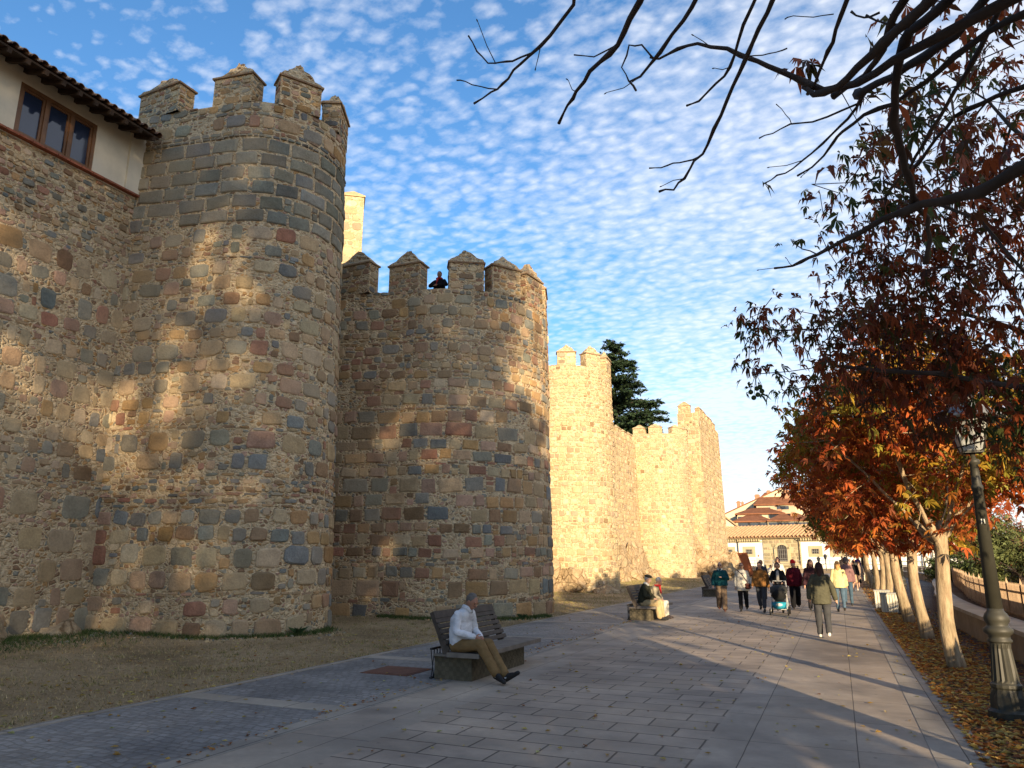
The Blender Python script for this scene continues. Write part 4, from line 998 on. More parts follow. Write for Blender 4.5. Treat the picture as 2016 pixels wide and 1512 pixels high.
# tall shade trees well behind the viewpoint
t = NT('tall_tree_leaf'); t.out((.11,.12,.03), None, .7); M_GL = t.m
def tall(loc, seed, label, h=24, rad=5.2, n=3300, zb=5):
    root = empty('plane_tree', loc, label, 'tree', 'tall trees behind the viewpoint'); r = random.Random(seed); x, y, z = loc
    f = Vector((x,y,zb)); sk = []
    for k in range(6):
        a = 2*pi*k/6; sk.append([tuple(f), tuple(f+Vector((cos(a)*rad*.25,sin(a)*rad*.25,(h-zb)*.3))), tuple(f+Vector((cos(a)*rad*.55,sin(a)*rad*.55,(h-zb)*.7)))])
    mb = MB(); mb.tube([(x,y,-.1),(x,y,zb)], [.5,.35], 12); mb.build('trunk', M_BARK, root, True)
    mb, tips = grow(seed, sk, ellvol(((x,y,(h+zb)/2),(rad,rad,(h-zb)/2)), ((x+rad*.4,y,h-4),(rad*.6,rad*.6,4)), ((x-rad*.4,y,h-6),(rad*.6,rad*.6,4)), ((x,y,zb+(h-zb)*.27),(rad*.95,rad*.95,(h-zb)*.27)), ((x,y,zb+(h-zb)*.4),(rad,rad,(h-zb)*.3))), 330, .03, .42, 0, .3)
    mb.build('branches', M_BARK, root)
    cl = [r.choice(tips) for _ in range(420)]
    leaf_object('crown', [r.choice(cl)+Vector((r.gauss(0,.15*rad),r.gauss(0,.15*rad),r.gauss(0,.55))) for _ in range(n)], .62, [((.16,.13,.03),1),((.22,.12,.03),1)], root, seed, 1, False, 0, .2)
    return root
SDX, SDY = .52, -.854
for k, (w, tt, hh, rd, zb_, nn3) in enumerate(((-11.5,43,29,5,8,7800),(-4.6,46,30,5,8,8200),(.2,41,27.5,4.2,8,7000),(3.2,8,13.2,2.3,2.0,3000),(-.6,10.5,9,2.6,2.0,2000))):
    tall((.854*w+SDX*tt, .52*w+SDY*tt, 0), 60+k, 'tall loose crowned tree behind the viewpoint throwing dappled shade on the near towers', hh, rd, nn3, zb_)
# cedar beyond the curtain wall
CX, CY = -19.3, 70.5
root = empty('cedar_tree', (CX,CY,0), 'dark green cedar with layered boughs rising behind the sunlit wall', 'tree')
mb = MB(); mb.tube([(CX,CY,-.1),(CX+.1,CY,9),(CX,CY,23.7)], [.5,.35,.05], 10); mb.build('trunk', M_BARKD, root, True)
mb = MB(); r = random.Random(3); pts = []
for k in range(160):
    z = r.uniform(9,23.6); L_ = min(5.6, .5+(24.2-z)*.6)*r.uniform(.7,1.05); a = r.uniform(0,2*pi); p0 = Vector((CX,CY,z)); d = Vector((cos(a),sin(a),.12)); mb.tube([p0, p0+d*L_*.6, p0+Vector((cos(a),sin(a),-.04))*L_], [.07,.045,.015], 5)
    for q in range(int(48*L_)):
        u = r.uniform(.15,1); s_ = L_*u; wd = .55*L_*.3*(1.2-u)+.25; pts.append(p0+Vector((cos(a)*s_-sin(a)*r.uniform(-1,1)*wd, sin(a)*s_+cos(a)*r.uniform(-1,1)*wd, .1*s_*(1-u*.9)+r.gauss(0,.09))))
mb.build('branches', M_BARKD, root)
t = NT('cedar_needles'); at = t.N('ShaderNodeAttribute', attribute_name='Col').outputs['Color']; t.out(at, None, .8, .15); M_NEED = t.m
leaf_object('crown', pts, .34, [((.030,.055,.028),3),((.045,.075,.035),2),((.02,.035,.02),1)], root, 4, 5, False, 60, 1.2, M_NEED, .2)
# shrubs and conifers past the fence
def bush(name, label, loc, rad, n, size, pal, seed, h=None, trunk=True):
    r = random.Random(seed); root = empty(name, loc, label, 'tree' if trunk else 'shrub'); x, y, z = loc; H_ = h or rad[2]*2
    mb = MB(); mb.tube([(x,y,-.2),(x,y,H_*.7)], [.14,.05], 8)
    for k in range(14): a = r.uniform(0,6.28); zz = r.uniform(.2,.7)*H_; mb.tube([(x,y,zz),(x+cos(a)*rad[0]*.7,y+sin(a)*rad[1]*.7,zz+.5)], [.04,.015], 5)
    mb.build('trunk', M_BARKD, root)
    v = ellvol(((x,y,H_*.55),(rad[0],rad[1],rad[2])), ((x+rad[0]*.5,y,H_*.4),(rad[0]*.5,rad[1]*.5,rad[2]*.6)), ((x-rad[0]*.5,y,H_*.5),(rad[0]*.5,rad[1]*.5,rad[2]*.55)))
    cl = [Vector(v(r)) for _ in range(90)]
    leaf_object('crown', [r.choice(cl)+Vector((r.gauss(0,rad[0]*.1),r.gauss(0,rad[1]*.1),r.gauss(0,rad[2]*.1))) for _ in range(n)], size, pal, root, seed, 3, False, 50, .4, M_NEED)
GRN = [((.05,.075,.025),3),((.08,.10,.03),2),((.035,.05,.02),1)]; OLV = [((.14,.16,.06),3),((.09,.11,.04),2)]
p = pxw(1905, 52); bush('green_shrub', 'dark green bush above the grey wall between trunk and lamp post', (p.x,p.y,0), (1.9,1.6,1.15), 3500, .2, GRN, 1, 2.1, False)
p = pxw(1870, 56); bush('green_shrub', 'low green bush behind the nearest full chestnut trunk', (p.x,p.y,0), (1.6,1.5,1.2), 2500, .2, GRN, 2, 2.0, False)
p = pxw(2005, 44); bush('pine_tree', 'grey green conifer at the right edge beyond the walls', (p.x,p.y,0), (2.1,1.8,2.1), 6500, .2, OLV, 3, 3.9)
p = pxw(1975, 62); bush('autumn_tree', 'pinkish red leaved tree beyond the walls behind the lamp post', (p.x,p.y,0), (3.4,3.2,2.2), 6000, .3, [((.38,.14,.08),3),((.30,.10,.06),2)], 4, 6)
# ------------------------------------------------------------------ ground litter and grass
def litter(name, n, area, size, pal, seed, zf, label=None):
    g = random.Random(seed); mb = MB(); 
    for _ in range(n):
        x, y = area(g); z = zf(x, y)+.004; a = g.uniform(0,2*pi); s_ = size*g.uniform(.5,1.3); c = pick(pal, g); h = s_*g.uniform(.05,.35)
        ca, sa = cos(a), sin(a)
        def q(u, v, w): return (x+(u*ca-v*sa)*s_, y+(u*sa+v*ca)*s_, z+w)
        mb.add([q(-.5,0,h*.2),q(-.05,-.3,h),q(.5,0,h*g.uniform(0,.6)),q(0,.28,h*g.uniform(.2,1)),q(0,0,0)],[(0,1,4),(1,2,4),(2,3,4),(3,0,4)],0,c)
    o = mb.build(name, M_LEAF); tag(o, label, 'leaves', kind='stuff')
P_LIT = [((.52,.21,.04),4),((.60,.38,.09),4),((.28,.10,.03),3),((.48,.38,.12),2),((.2,.1,.04),1)]
P_YEL = [((.48,.38,.12),4),((.42,.27,.07),2),((.30,.12,.04),1),((.4,.4,.15),1)]
litter('fallen_leaves', 13000, lambda g: (1.0+abs(g.gauss(.55,.42)), 4+26*g.random()**1.1), .085, P_LIT, 1, lambda x,y: -.012, 'thick carpet of orange and yellow fallen leaves on the verge')
litter('fallen_leaves', 4000, lambda g: (1.0+g.random()*1.8, 4+50*g.random()), .08, P_LIT, 2, lambda x,y: -.012, 'thinner scatter of brown leaves on the cobbled path')
litter('fallen_leaves', 650, lambda g: (-8+9.0*g.random()**1.0, 3+22*g.random()**1.3), .065, P_YEL, 3, lambda x,y: .004, 'sparse yellow leaves strewn over the promenade paving')
litter('fallen_leaves', 900, lambda g: (-8.2-3.5*g.random()**1.6, 2+16*g.random()), .07, P_YEL, 4, bankz, 'pale yellow leaves lying in the dry grass')
litter('fallen_leaves', 500, lambda g: (-5.6+g.gauss(0,.07), 3+24*g.random()), .05, P_LIT, 5, lambda x,y: .004, 'brown leaf crumbs caught along the kerb line')
# grass blades
def blades(name, n, area, hh, pal, seed, label):
    g = random.Random(seed); mb = MB()
    for _ in range(n):
        x, y = area(g); z = bankz(x, y)-.005; a = g.uniform(0,2*pi); h = hh*g.uniform(.4,1.3); w = .006+.004*g.random(); dx, dy = g.gauss(0,.6)*h, g.gauss(0,.6)*h
        mb.add([(x-w*cos(a),y-w*sin(a),z),(x+w*cos(a),y+w*sin(a),z),(x+dx,y+dy,z+h)],[(0,1,2)],0,pick(pal,g))
    tag(mb.build(name, M_NEED), label, 'grass', kind='stuff')
P_DRY = [((.46,.35,.18),4),((.33,.24,.11),3),((.16,.15,.06),1)]; P_GR = [((.05,.085,.022),3),((.08,.11,.03),2),((.16,.15,.06),1)]
blades('dry_grass', 42000, lambda g: (-8.15-8*g.random(), 1.5+22*g.random()**1.2), .035, P_DRY, 1, 'short dry straw coloured grass on the strip below the walls')
def near_wall(g):
    k = g.random()
    if k < .45: return (-15.45+abs(g.gauss(0,.9 if g.random() < .4 else .25)), 7+5.2*g.random()**1.2)
    if k < .8: 
        a = R(g.uniform(-95,-5)); q = 3.55+abs(g.gauss(0,.15)); return (-12.1+q*cos(a), 22.5+q*sin(a))
    a = R(g.uniform(-120,20)); q = 2.3+abs(g.gauss(0,.15)); return (-13.73+q*cos(a), 14.55+q*sin(a))
blades('green_grass', 20000, near_wall, .10, P_GR, 2, 'lush green grass growing along the foot of the towers')
blades('dry_grass', 26000, lambda g: (-8.15-7*g.random()**.8, 24+40*g.random()), .06, [((.30,.27,.08),3),((.2,.2,.06),2),((.34,.26,.12),2)], 3, 'yellow green grass strip in the sun below the far towers')
# leafy weed by the first tower
o = MB(); r = random.Random(8)
def weed(label, x, y, n, h):
    mb = MB()
    for _ in range(n):
        a = r.uniform(0,6.28); L_ = h*r.uniform(.6,1.3); w = .012; z = bankz(x,y)-.01; d = r.uniform(.3,1.0)
        p = [(x,y,z),(x+cos(a)*L_*d*.5-sin(a)*w,y+sin(a)*L_*d*.5+cos(a)*w,z+L_*.6),(x+cos(a)*L_*d,y+sin(a)*L_*d,z+L_*.75),(x+cos(a)*L_*d*.5+sin(a)*w,y+sin(a)*L_*d*.5-cos(a)*w,z+L_*.6)]
        mb.add(p, [(0,1,2),(0,2,3)], 0, pick([((.04,.075,.03),2),((.06,.095,.035),1)], r))
    ob = mb.build('weed', M_NEED); tag(ob, label, 'plant')
weed('small dark green weed tuft at the foot of the nearest tower', -11.35, 14.0, 60, .22)
weed('dark leafy weed clump below the right edge of the reddish tower', -8.75, 20.9, 70, .2)

# small stones and dirt fallen along the foot of the walls
g_ = random.Random(12); mb = MB()
for _ in range(420):
    x, y = near_wall(g_); x += abs(g_.gauss(0,.35)); 
    if x > -8.3: continue
    a, b, c = g_.uniform(.02,.07), g_.uniform(.02,.06), g_.uniform(.015,.045); z = bankz(x,y); t_ = g_.uniform(0,6.28)
    vs = [(x+a*cos(t_+k*1.05)*g_.uniform(.7,1.1), y+b*sin(t_+k*1.05)*g_.uniform(.7,1.1), z-.01) for k in range(6)]+[(x+a*.6*cos(t_+k*1.05), y+b*.6*sin(t_+k*1.05), z+c*g_.uniform(.7,1.1)) for k in range(6)]
    mb.add(vs, [(k,(k+1)%6,6+(k+1)%6,6+k) for k in range(6)]+[(6,7,8,9,10,11)], 0, pick(PAL1, g_))
tag(mb.build('loose_stones', M_STONE), 'small loose stones crumbled at the foot of the towers', 'stones', kind='stuff')

g_ = random.Random(31); cl_ = []
for _ in range(260): cl_.append((-8.2-7.2*g_.random()**1.2, 2+20*g_.random()**1.2, g_.uniform(.03,.12)))
def tuft(g):
    c = g.choice(cl_); return (min(-8.15, c[0]+g.gauss(0,c[2])), c[1]+g.gauss(0,c[2]))
blades('grass_tufts', 9000, tuft, .055, [((.42,.32,.16),4),((.15,.15,.06),2),((.28,.23,.10),3)], 9, 'taller olive and straw tufts scattered through the dry grass strip')

# distant wooded ridge beyond the town
t = NT('far_ridge'); v = t.coord(); n_ = t.noise(.02, 6, .65, v); t.out(t.ramp(n_, [(.35,(.10,.12,.10)),(.65,(.22,.20,.15))]), None, .95, .05); M_RIDGE = t.m
mb = MB(); K = 90; vs = []
for row, (D_, hs_) in enumerate(((1100,-2),(1350,1.0),(1700,-2))):
    for i in range(K+1):
        a = R(-75+150*i/K); h_ = hs_ if hs_ < 0 else 26+22*noise.noise(Vector((a*3,1,0)))+7*noise.noise(Vector((a*17,5,0)))
        vs.append((D_*sin(a), D_*cos(a), h_))
mb.add(vs, [(r_*(K+1)+i, r_*(K+1)+i+1, (r_+1)*(K+1)+i+1, (r_+1)*(K+1)+i) for r_ in (0,1) for i in range(K)])
tag(mb.build('hills', M_RIDGE, smooth=True), kind='structure')
# ------------------------------------------------------------------ lamps, boxes, plate
M_LAMP = plain('olive_green_cast_iron', (.038,.036,.026), .55, .25, 5, .4, .006, .4)
M_LGL = plain('milky_lamp_glass', (.30,.31,.30), .35, .1, 3, .1, .003, .4)
def lamp(label, loc):
    root = empty('street_lamp', (0,0,0), label, 'street lamp', 'lamp posts along the promenade'); n = 24
    mb = MB(); mb.lathe([(.215,-.03),(.215,.06),(.185,.09),(.175,.22),(.15,.30),(.16,.32),(.16,.35),(.14,.37)], n=16, flute=(.07,.29)); mb.build('base', M_LAMP, root)
    mb = MB(); mb.lathe([(.14,.37),(.138,.40),(.104,.74),(.108,.80)], n=32, flute=(.38,.76)); mb.build('fluted_shaft', M_LAMP, root)
    mb = MB(); mb.lathe([(.108,.80),(.128,.81),(.128,.83),(.112,.85),(.112,.88),(.15,.91),(.155,.95),(.115,.98),(.105,1.00),(.128,1.04),(.132,1.08),(.115,1.12),(.09,1.15),(.084,1.18)], n=24); mb.build('ring_moulding', M_LAMP, root, True)
    mb = MB(); mb.lathe([(.084,1.18),(.056,2.55),(.065,2.56),(.065,2.60),(.052,2.62),(.045,2.86),(.07,2.88),(.07,2.92),(.03,2.94),(.03,3.0)], n=20); mb.build('pole', M_LAMP, root, True)
    mb = MB(); q = []
    for i in range(4):
        a = pi/4+i*pi/2; b_ = (cos(a)*.15, sin(a)*.15, 3.02); t_ = (cos(a)*.27, sin(a)*.27, 3.42); mb.beam(b_, t_, .018, .018); q.append((b_, t_))
    for i in range(4): mb.beam(q[i][0], q[(i+1)%4][0], .02, .02); mb.beam(q[i][1], q[(i+1)%4][1], .025, .025)
    mb.beam((-.11,0,3.01),(.11,0,3.01),.03,.02); mb.beam((0,-.11,3.01),(0,.11,3.01),.03,.019); la = mb.build('lantern_frame', M_LAMP, root)
    g = MB()
    for i in range(4):
        a, b_ = q[i], q[(i+1)%4]; g.add([Vector(a[0])*.995,Vector(b_[0])*.995,Vector(b_[1])*.995,Vector(a[1])*.995],[(0,1,2,3)])
    g.build('lamp_glass', M_LGL, la)
    c = MB(); c.lathe([(.42,3.43),(.43,3.45),(.20,3.60),(.11,3.62),(.10,3.72),(.12,3.73),(.05,3.77),(.02,3.84)], n=4); o = c.build('lantern_cap', plain('grey_lantern_cap', (.16,.16,.155), .5, .2, 3, .2, .004), root)
    tg = MB(); tg.box((-.02,-.056,2.15),(.02,-.062,2.21)); tg.build('number_tag', plain('tag_white', (.6,.6,.55), .6, .1, 3, .1, .002), root)
    root.location = loc; return root
lp0 = lamp('nearest olive green lamp post with fluted base at the right edge', (1.62,10.45,0))
for lab, y, x in (('second lamp post from the viewer, beside the two nearer white slatted boxes', 27.4, 1.78),('third lamp post, half hidden behind the thick chestnut trunk', 48.9, 1.82),('fourth lamp post, between the far pair of white boxes', 70.5, 1.8),('farthest lamp post beside the person in purple', 84, 1.8)):
    o = copy_tree(lp0); o.location = (x,y,0); o['label'] = lab
M_WBOX = plain('white_painted_concrete', (.62,.58,.48), .8, .15, 3, .3, .006, .2)
def wbox(label, loc, w=.5, d=.5, h=.62):
    root = empty('white_box', (0,0,0), label, 'planter box', 'white slatted boxes by the lamp posts')
    mb = MB(); n = 6
    for i in range(n):
        a = -w/2+w*i/n+.01; b = a+w/n-.02
        mb.box((a,-d/2,0),(b,-d/2+.03,h-.05)); mb.box((a,d/2-.03,0),(b,d/2,h-.05)); mb.box((-w/2,a*d/w,0),(-w/2+.03,b*d/w,h-.051)); mb.box((w/2-.03,a*d/w,0),(w/2,b*d/w,h-.051))
    mb.box((-w/2+.035,-d/2+.035,.01),(w/2-.035,d/2-.035,h-.06)); mb.build('slatted_side', M_WBOX, root)
    mb = MB(); mb.box((-w/2-.02,-d/2-.02,h-.05),(w/2+.02,d/2+.02,h)); mb.build('lid', plain('grey_lid', (.33,.33,.30), .7, .2, 4, .2, .004), root)
    root.location = loc; return root
w0 = wbox('white slatted box just left of the second lamp post, nearer of its pair', (1.42,28.6,0))
for lab, x, y in (('white slatted box behind another one, against the thick chestnut trunk', 1.32, 31.0),('far white box right of the fourth lamp post', 1.95, 67),('far white box left of the fourth lamp post', 1.35, 72)):
    o = copy_tree(w0); o.location = (x,y,0); o['label'] = lab
mb = MB(); mb.box((-7.05,10.25,-.02),(-6.2,11.05,.009)); mb.box((-7.0,10.3,.0091),(-6.25,11.0,.014)); tag(mb.build('drain_cover', plain('rusty_plate', (.16,.075,.05), .8, .3, 6, .5, .01)), 'rusty brown metal cover set in the dark setts behind the nearest bench', 'drain cover')
# small lantern bracket by the palace: twin street lamp
root = empty('twin_lamp', tuple(pxw(1621,96)), 'black twin lantern on a short arm against the white palace wall', 'street lamp')
o_ = pxw(1625,96); mb = MB(); mb.tube([(o_.x,o_.y,.3),(o_.x,o_.y,1.6)], .05, 8); mb.build('pole', M_IRON, root)
mb = MB(); mb.tube([(o_.x,o_.y,1.2),(o_.x-.35,o_.y-.1,.95),(o_.x-.7,o_.y-.2,1.25)], .03, 6); mb.build('arm', M_IRON, root)
for dx, zz in ((-.75,1.3),(0,1.6)):
    mb = MB(); mb.lathe([(.1,0),(.2,.38),(.27,.39),(.12,.56),(.03,.66)], (o_.x+dx,o_.y-abs(dx)*.25,zz), 4); mb.build('lantern', M_IRON, root)
# ------------------------------------------------------------------ benches
M_SLAT = plain('grey_weathered_slats', (.085,.068,.055), .8, .35, 7, .6, .006, .25)
M_SEAT = plain('worn_grey_seat', (.17,.145,.12), .75, .3, 6, .4, .006, .3)
t = NT('mossy_basket_block'); v = t.coord((1,1,1)); 
b = t.N('ShaderNodeTexChecker'); b.inputs['Scale'].default_value = 16; t.L(v, b.inputs['Vector']); n = t.noise(6, 5, .6, v)
c = t.ramp(n, [(.3,(.075,.065,.045)),(.7,(.13,.11,.075))]); c = t.mix(1, c, t.ramp(b.outputs['Fac'],[(0,(.88,.88,.88)),(1,(1.05,1.05,1.03))]), 'MULTIPLY')
M_BLOCK = t.out(c, t.bump(t.math('ADD', b.outputs['Fac'], n), .8, .02), .95, .1)
def bench(label, loc, L=2.1):
    # local frame: seat faces +x, near end at y=0
    root = empty('bench', (0,0,0), label, 'bench', 'slatted benches along the promenade')
    mb = MB(); mb.box((-.62,.05,-.01),(0,L-.05,.33)); mb.build('base_block', M_BLOCK, root)
    mb = MB(); mb.box((-.62,.0,.33),(-.33,.1,.36)); mb.box((-.36,-.06,.331),(.17,L+.06,.395)); mb.box((-.36,L+.061,.331),(.17,L+.3,.395)); mb.build('seat', M_SEAT, root)
    mb = MB(); bx = lambda z: -.33-.33*(max(0,z-.4)/.55)**.85
    zs = [.42,.495,.57,.645,.72,.795]
    for z in zs:
        mb.beam((bx(z+.03),0,z+.03),(bx(z+.03),L,z+.03),.03,.062,up=(-.5,0,1))
    mb.beam((bx(.89),-.0,.91),(bx(.89),L,.91),.035,.11,up=(-.4,0,1)); mb.build('backrest', M_SLAT, root)
    for y in (.06,L/2,L-.06):
        mb = MB(); mb.beam((-.40,y,.30),(-.52,y,.62),.05,.10); mb.beam((-.52,y,.60),(-.68,y,.95),.049,.08); mb.build('support', M_SLAT, root)
    mb = MB()
    for i in range(22):
        y = .06+i*.09; mb.beam((-.68,y,.02),(-.68,y+.09,.40),.01,.012); mb.beam((-.69,y+.09,.02),(-.69,y,.40),.01,.012)
    mb.beam((-.685,.04,.42),(-.685,L-.02,.42),.03,.03); mb.beam((-.685,.04,.01),(-.685,L-.02,.01),.03,.03); mb.build('mesh_panel', M_IRON, root)
    root.location = loc; return root
b1 = bench('nearest dark slatted bench with mossy base where the man in a white shirt sits', (-5.08,10.15,0))
for lab, x, y in (('second bench where the couple sit, lit by the sun', -5.12, 21.75),('third bench behind the man in the teal jumper', -5.35, 36.2)):
    o = copy_tree(b1); o.location = (x,y,0); o['label'] = lab
# ------------------------------------------------------------------ people
def remesh(name, mb, mat, parent, vox, sm=3):
    o = mb.build(name, mat, None)
    m = o.modifiers.new('r', 'REMESH'); m.mode = 'VOXEL'; m.voxel_size = vox; m.use_smooth_shade = True
    s = o.modifiers.new('s', 'SMOOTH'); s.factor = .5; s.iterations = sm
    dg = bpy.context.evaluated_depsgraph_get(); me = bpy.data.meshes.new_from_object(o.evaluated_get(dg)); me.name = name
    old = o.data; o.modifiers.clear(); o.data = me; bpy.data.meshes.remove(old)
    if not me.materials: me.materials.append(mat)
    if name in ('shirt','sweater','coat','jacket','trousers','skirt'):
        am = .007; n_ = len(me.vertices); co_ = np.zeros(n_*3, dtype=np.float32); no_ = np.zeros(n_*3, dtype=np.float32)
        me.vertices.foreach_get('co', co_); me.vertices.foreach_get('normal', no_); co_ = co_.reshape(-1,3); no_ = no_.reshape(-1,3); sd_ = rng.uniform(0,50)
        d_ = np.array([am*(1-2.2*abs(noise.noise(Vector((c_[0]*9+sd_, c_[1]*9, c_[2]*(13 if name != 'trousers' else 7))))) + .6*noise.noise(Vector((c_[0]*3+sd_, c_[1]*3, c_[2]*3)))) for c_ in co_])
        me.vertices.foreach_set('co', (co_+no_*d_[:,None]).astype(np.float32).ravel()); me.update()
    o.parent = parent; return o
SKIN = plain('skin', (.47,.26,.17), .55, .1, 8, .15, .004, .35)
V = Vector
def person(label, x, y, hd, H=1.68, skin=SKIN, hair=('short', (.05,.03,.02)), top=None, bot=None, shoe=(.03,.03,.03), pose='walk', ph=1, z=0, vox=.022, arms=None, head=(0,0), J=None, extra=None, build=1.0, cat='person'):
    S = H/1.70; root = empty('person', (0,0,0), label, cat)
    j = dict(pel=V((0,0,.94)), che=V((0,.0,1.28)), nek=V((0,-.01,1.43)), hed=V((0,.02,1.575)))
    def leg(sd, a, k, base=None):
        hp = V((sd*.09,0,.90)) if base is None else base; kn = hp+V((sd*.005, sin(a)*.43, -cos(a)*.43)); an = kn+V((0, sin(a-k)*.41, -cos(a-k)*.41)); return hp, kn, an
    if pose == 'walk':
        for sd, nm in ((-1,'L'),(1,'R')):
            a = .33*ph*(1 if sd < 0 else -1); k = .10 if a > 0 else .42
            j['hip'+nm], j['kne'+nm], j['ank'+nm] = leg(sd, a if a > 0 else a*.75, k)
    elif pose == 'stand':
        for sd, nm in ((-1,'L'),(1,'R')): j['hip'+nm], j['kne'+nm], j['ank'+nm] = leg(sd, .04*sd, .03)
    for sd, nm in ((-1,'L'),(1,'R')):
        sh = V((sd*.158*build, -.005, 1.36)); j['sho'+nm] = sh; a = -.28*ph*(1 if sd < 0 else -1) if pose == 'walk' else .08
        el = sh+V((sd*.06, sin(a)*.27, -cos(a)*.27)); j['elb'+nm] = el; j['wri'+nm] = el+V((sd*.02, sin(a+.35)*.24, -cos(a+.35)*.24))
    if J: j.update({k: V(q) for k, q in J.items()})
    if arms: j.update({k: V(q) for k, q in arms.items()})
    if pose in ('walk','stand') and not J: 
        lo = min(j['ankL'].z, j['ankR'].z)-.075
        for k in j: j[k] = j[k]-V((0,0,lo))
    X_ = V((1,0,0))
    # body: one continuous surface with face, ears, hands
    b = MB(); hc = j['hed']; hp_, hy = head  # pitch (down positive), yaw
    RT = Matrix.Rotation(hy, 3, 'Z') @ Matrix.Rotation(-hp_, 3, 'X')
    hh = lambda q: hc+RT @ V(q)
    b.ell(hc, (.073,.092,.108), 14, 10, rot=RT); b.ell(hh((0,.025,-.06)), (.052,.062,.058), 12, 8, rot=RT)
    b.cap(hh((0,.088,.012)), .011, hh((0,.108,-.022)), .016, 8)
    for sd in (-1,1): b.ell(hh((sd*.075,-.005,-.01)), (.012,.02,.032), 8, 6, rot=RT)
    b.cap(hh((-.02,.088,-.058)), .009, hh((.02,.088,-.058)), .009, 8); b.cap(hh((-.035,.082,.03)), .01, hh((.035,.082,.03)), .01, 8)
    b.cap(j['nek']-V((0,0,.05)), .058, hh((0,-.015,-.06)), .052, 10)
    up = (j['nek']-j['pel']).normalized(); F_ = X_.cross(up)*-1
    F_ = up.cross(X_)
    def tor(mb, rs, za=None):
        rg = []
        for u, rx, ry in rs:
            c = j['pel'].lerp(j['che'], u/.6) if u < .6 else j['che'].lerp(j['nek'], (u-.6)/.4)
            rg.append((c, X_*rx*build, F_*ry*(.5+.5*build)))
        mb.loft(rg, 16)
    tor(b, [(-.12,.12,.09),(0,.155,.11),(.3,.135,.10),(.6,.145,.10),(.80,.135,.085),(.90,.09,.07),(1.05,.055,.055)])
    for sd, nm in ((-1,'L'),(1,'R')):
        sh, el, wr = j['sho'+nm], j['elb'+nm], j['wri'+nm]
        b.cap(sh+V((-sd*.015,0,-.015)), .042, el, .036); b.cap(el, .040, wr, .028); hp, kn, an = j['hip'+nm], j['kne'+nm], j['ank'+nm]
        b.cap(hp, .085, kn, .055); b.cap(kn, .055, an, .038); 
        # hand: palm, four fingers of unequal length, thumb
        d = (wr-el).normalized(); 
        side = d.cross(V((sd,0.2,0))); side = (V((0,1,0)) if side.length < .2 else side.normalized()); nrm = d.cross(side).normalized()
        if fine_hands(vox):
            pc = wr+d*.05
            b.ell(wr+d*.045, (.036,.036,.036), 10, 8); b.cap(wr, .026, wr+d*.08, .030, 10)
            for q, (off, ln) in enumerate(((-.028,.066),(-.010,.078),(.010,.074),(.027,.058))):
                f0 = wr+d*.085+side*off; f1 = f0+(d*.75+nrm*.5*-sd+V((0,0,-.3))).normalized()*ln*.55; f2 = f1+(d*.3+V((0,0,-.9))).normalized()*ln*.5
                b.cap(f0, .0095, f1, .009, 8); b.cap(f1, .009, f2, .0075, 8)
            t0 = wr+d*.03+side*-.03; t1 = t0+(d*.6-side*.8).normalized()*.035; b.cap(t0, .012, t1, .0105, 8); b.cap(t1, .0105, t1+d*.03, .009, 8)
        else:
            b.cap(wr, .028, wr+d*.07, .034, 8); b.cap(wr+d*.08, .030, wr+d*.14+V((0,.015,0)), .018, 8); b.cap(wr+d*.03, .016, wr+d*.06+V((0,.04,-.01)), .012, 6)
    for o, mbx in ((remesh('body', b, skin, root, vox if vox < .015 else .016), 0),): pass
    # eyes
    for sd in (-1,1):
        e = MB(); e.ell(hh((sd*.03,.083,.008)), (.013,.008,.007), 8, 6, rot=RT); e.build('eye', plain('dark_eye', (.02,.015,.012), .3, .1, 3, .1, .001), root, True)
    # clothes
    col, hem, wd, kind = top
    tm = cloth(col, 'jacket_cloth'); g = MB()
    if J is None: 
        rs = [(hem,.172+wd,.13+wd),(hem*.5 if hem < -.1 else .05,.18+wd,.13+wd),(.3,.155+wd*.8,.120+wd*.7),(.6,.165+wd*.5,.122+wd*.4),(.80,.165+wd*.2,.11),(.90,.125,.09),(.95,.095,.08),(1.0,.085,.075),(1.06,.07,.07)]
    else: rs = [(hem,.17+wd,.13+wd),(0,.185+wd,.14+wd),(.25,.18+wd,.155+wd),(.6,.178+wd,.135),(.80,.182,.118),(.90,.145,.095),(.95,.10,.08),(1.0,.085,.075),(1.06,.068,.068)]
    tor(g, rs)
    for nm in 'LR':
        sh, el, wr = j['sho'+nm], j['elb'+nm], j['wri'+nm]
        g.cap(sh-V((0,0,.012)), .060+wd*.15, el, .050+wd*.3, 12); g.cap(el, .052+wd*.3, wr.lerp(el,.06), .040+wd*.5, 12)
    if hem < -.25:   # long garment needs body over the thighs
        pass
    c = remesh({'shirt':'shirt','sweater':'sweater','coat':'coat','jacket':'jacket'}[kind], g, tm, root, max(.012, vox*.7) if vox > .01 else .009, 3)
    kindb, colb = bot; bmm = cloth(colb, 'trouser_cloth'); g = MB()
    g.ell(j['pel'].lerp((j['hipL']+j['hipR'])/2,.5), (.175*build,.125,.11), 14, 8)
    loose = dict(jeans=0, trousers=.012, wide=.035, skirt=.02, crop=.01)[kindb]
    for nm in 'LR':
        hp, kn, an = j['hip'+nm], j['kne'+nm], j['ank'+nm]
        if kindb == 'skirt': continue
        en = kn.lerp(an, .72) if kindb == 'crop' else kn.lerp(an, .90)
        g.cap(hp, .100+loose*.5, kn, .070+loose, 14); g.cap(kn, .070+loose, en, .052+loose*1.1, 14)
    if kindb == 'skirt':
        p_ = (j['kneL']+j['kneR'])/2; g.loft([(j['pel'], X_*.17, V((0,.13,0))),(j['pel'].lerp(p_,.6), X_*.21, V((0,.18,0))),(p_, X_*.22, V((0,.2,0)))], 18)
    remesh('skirt' if kindb == 'skirt' else 'trousers', g, bmm, root, max(.012, vox*.7) if vox > .01 else .009, 3)
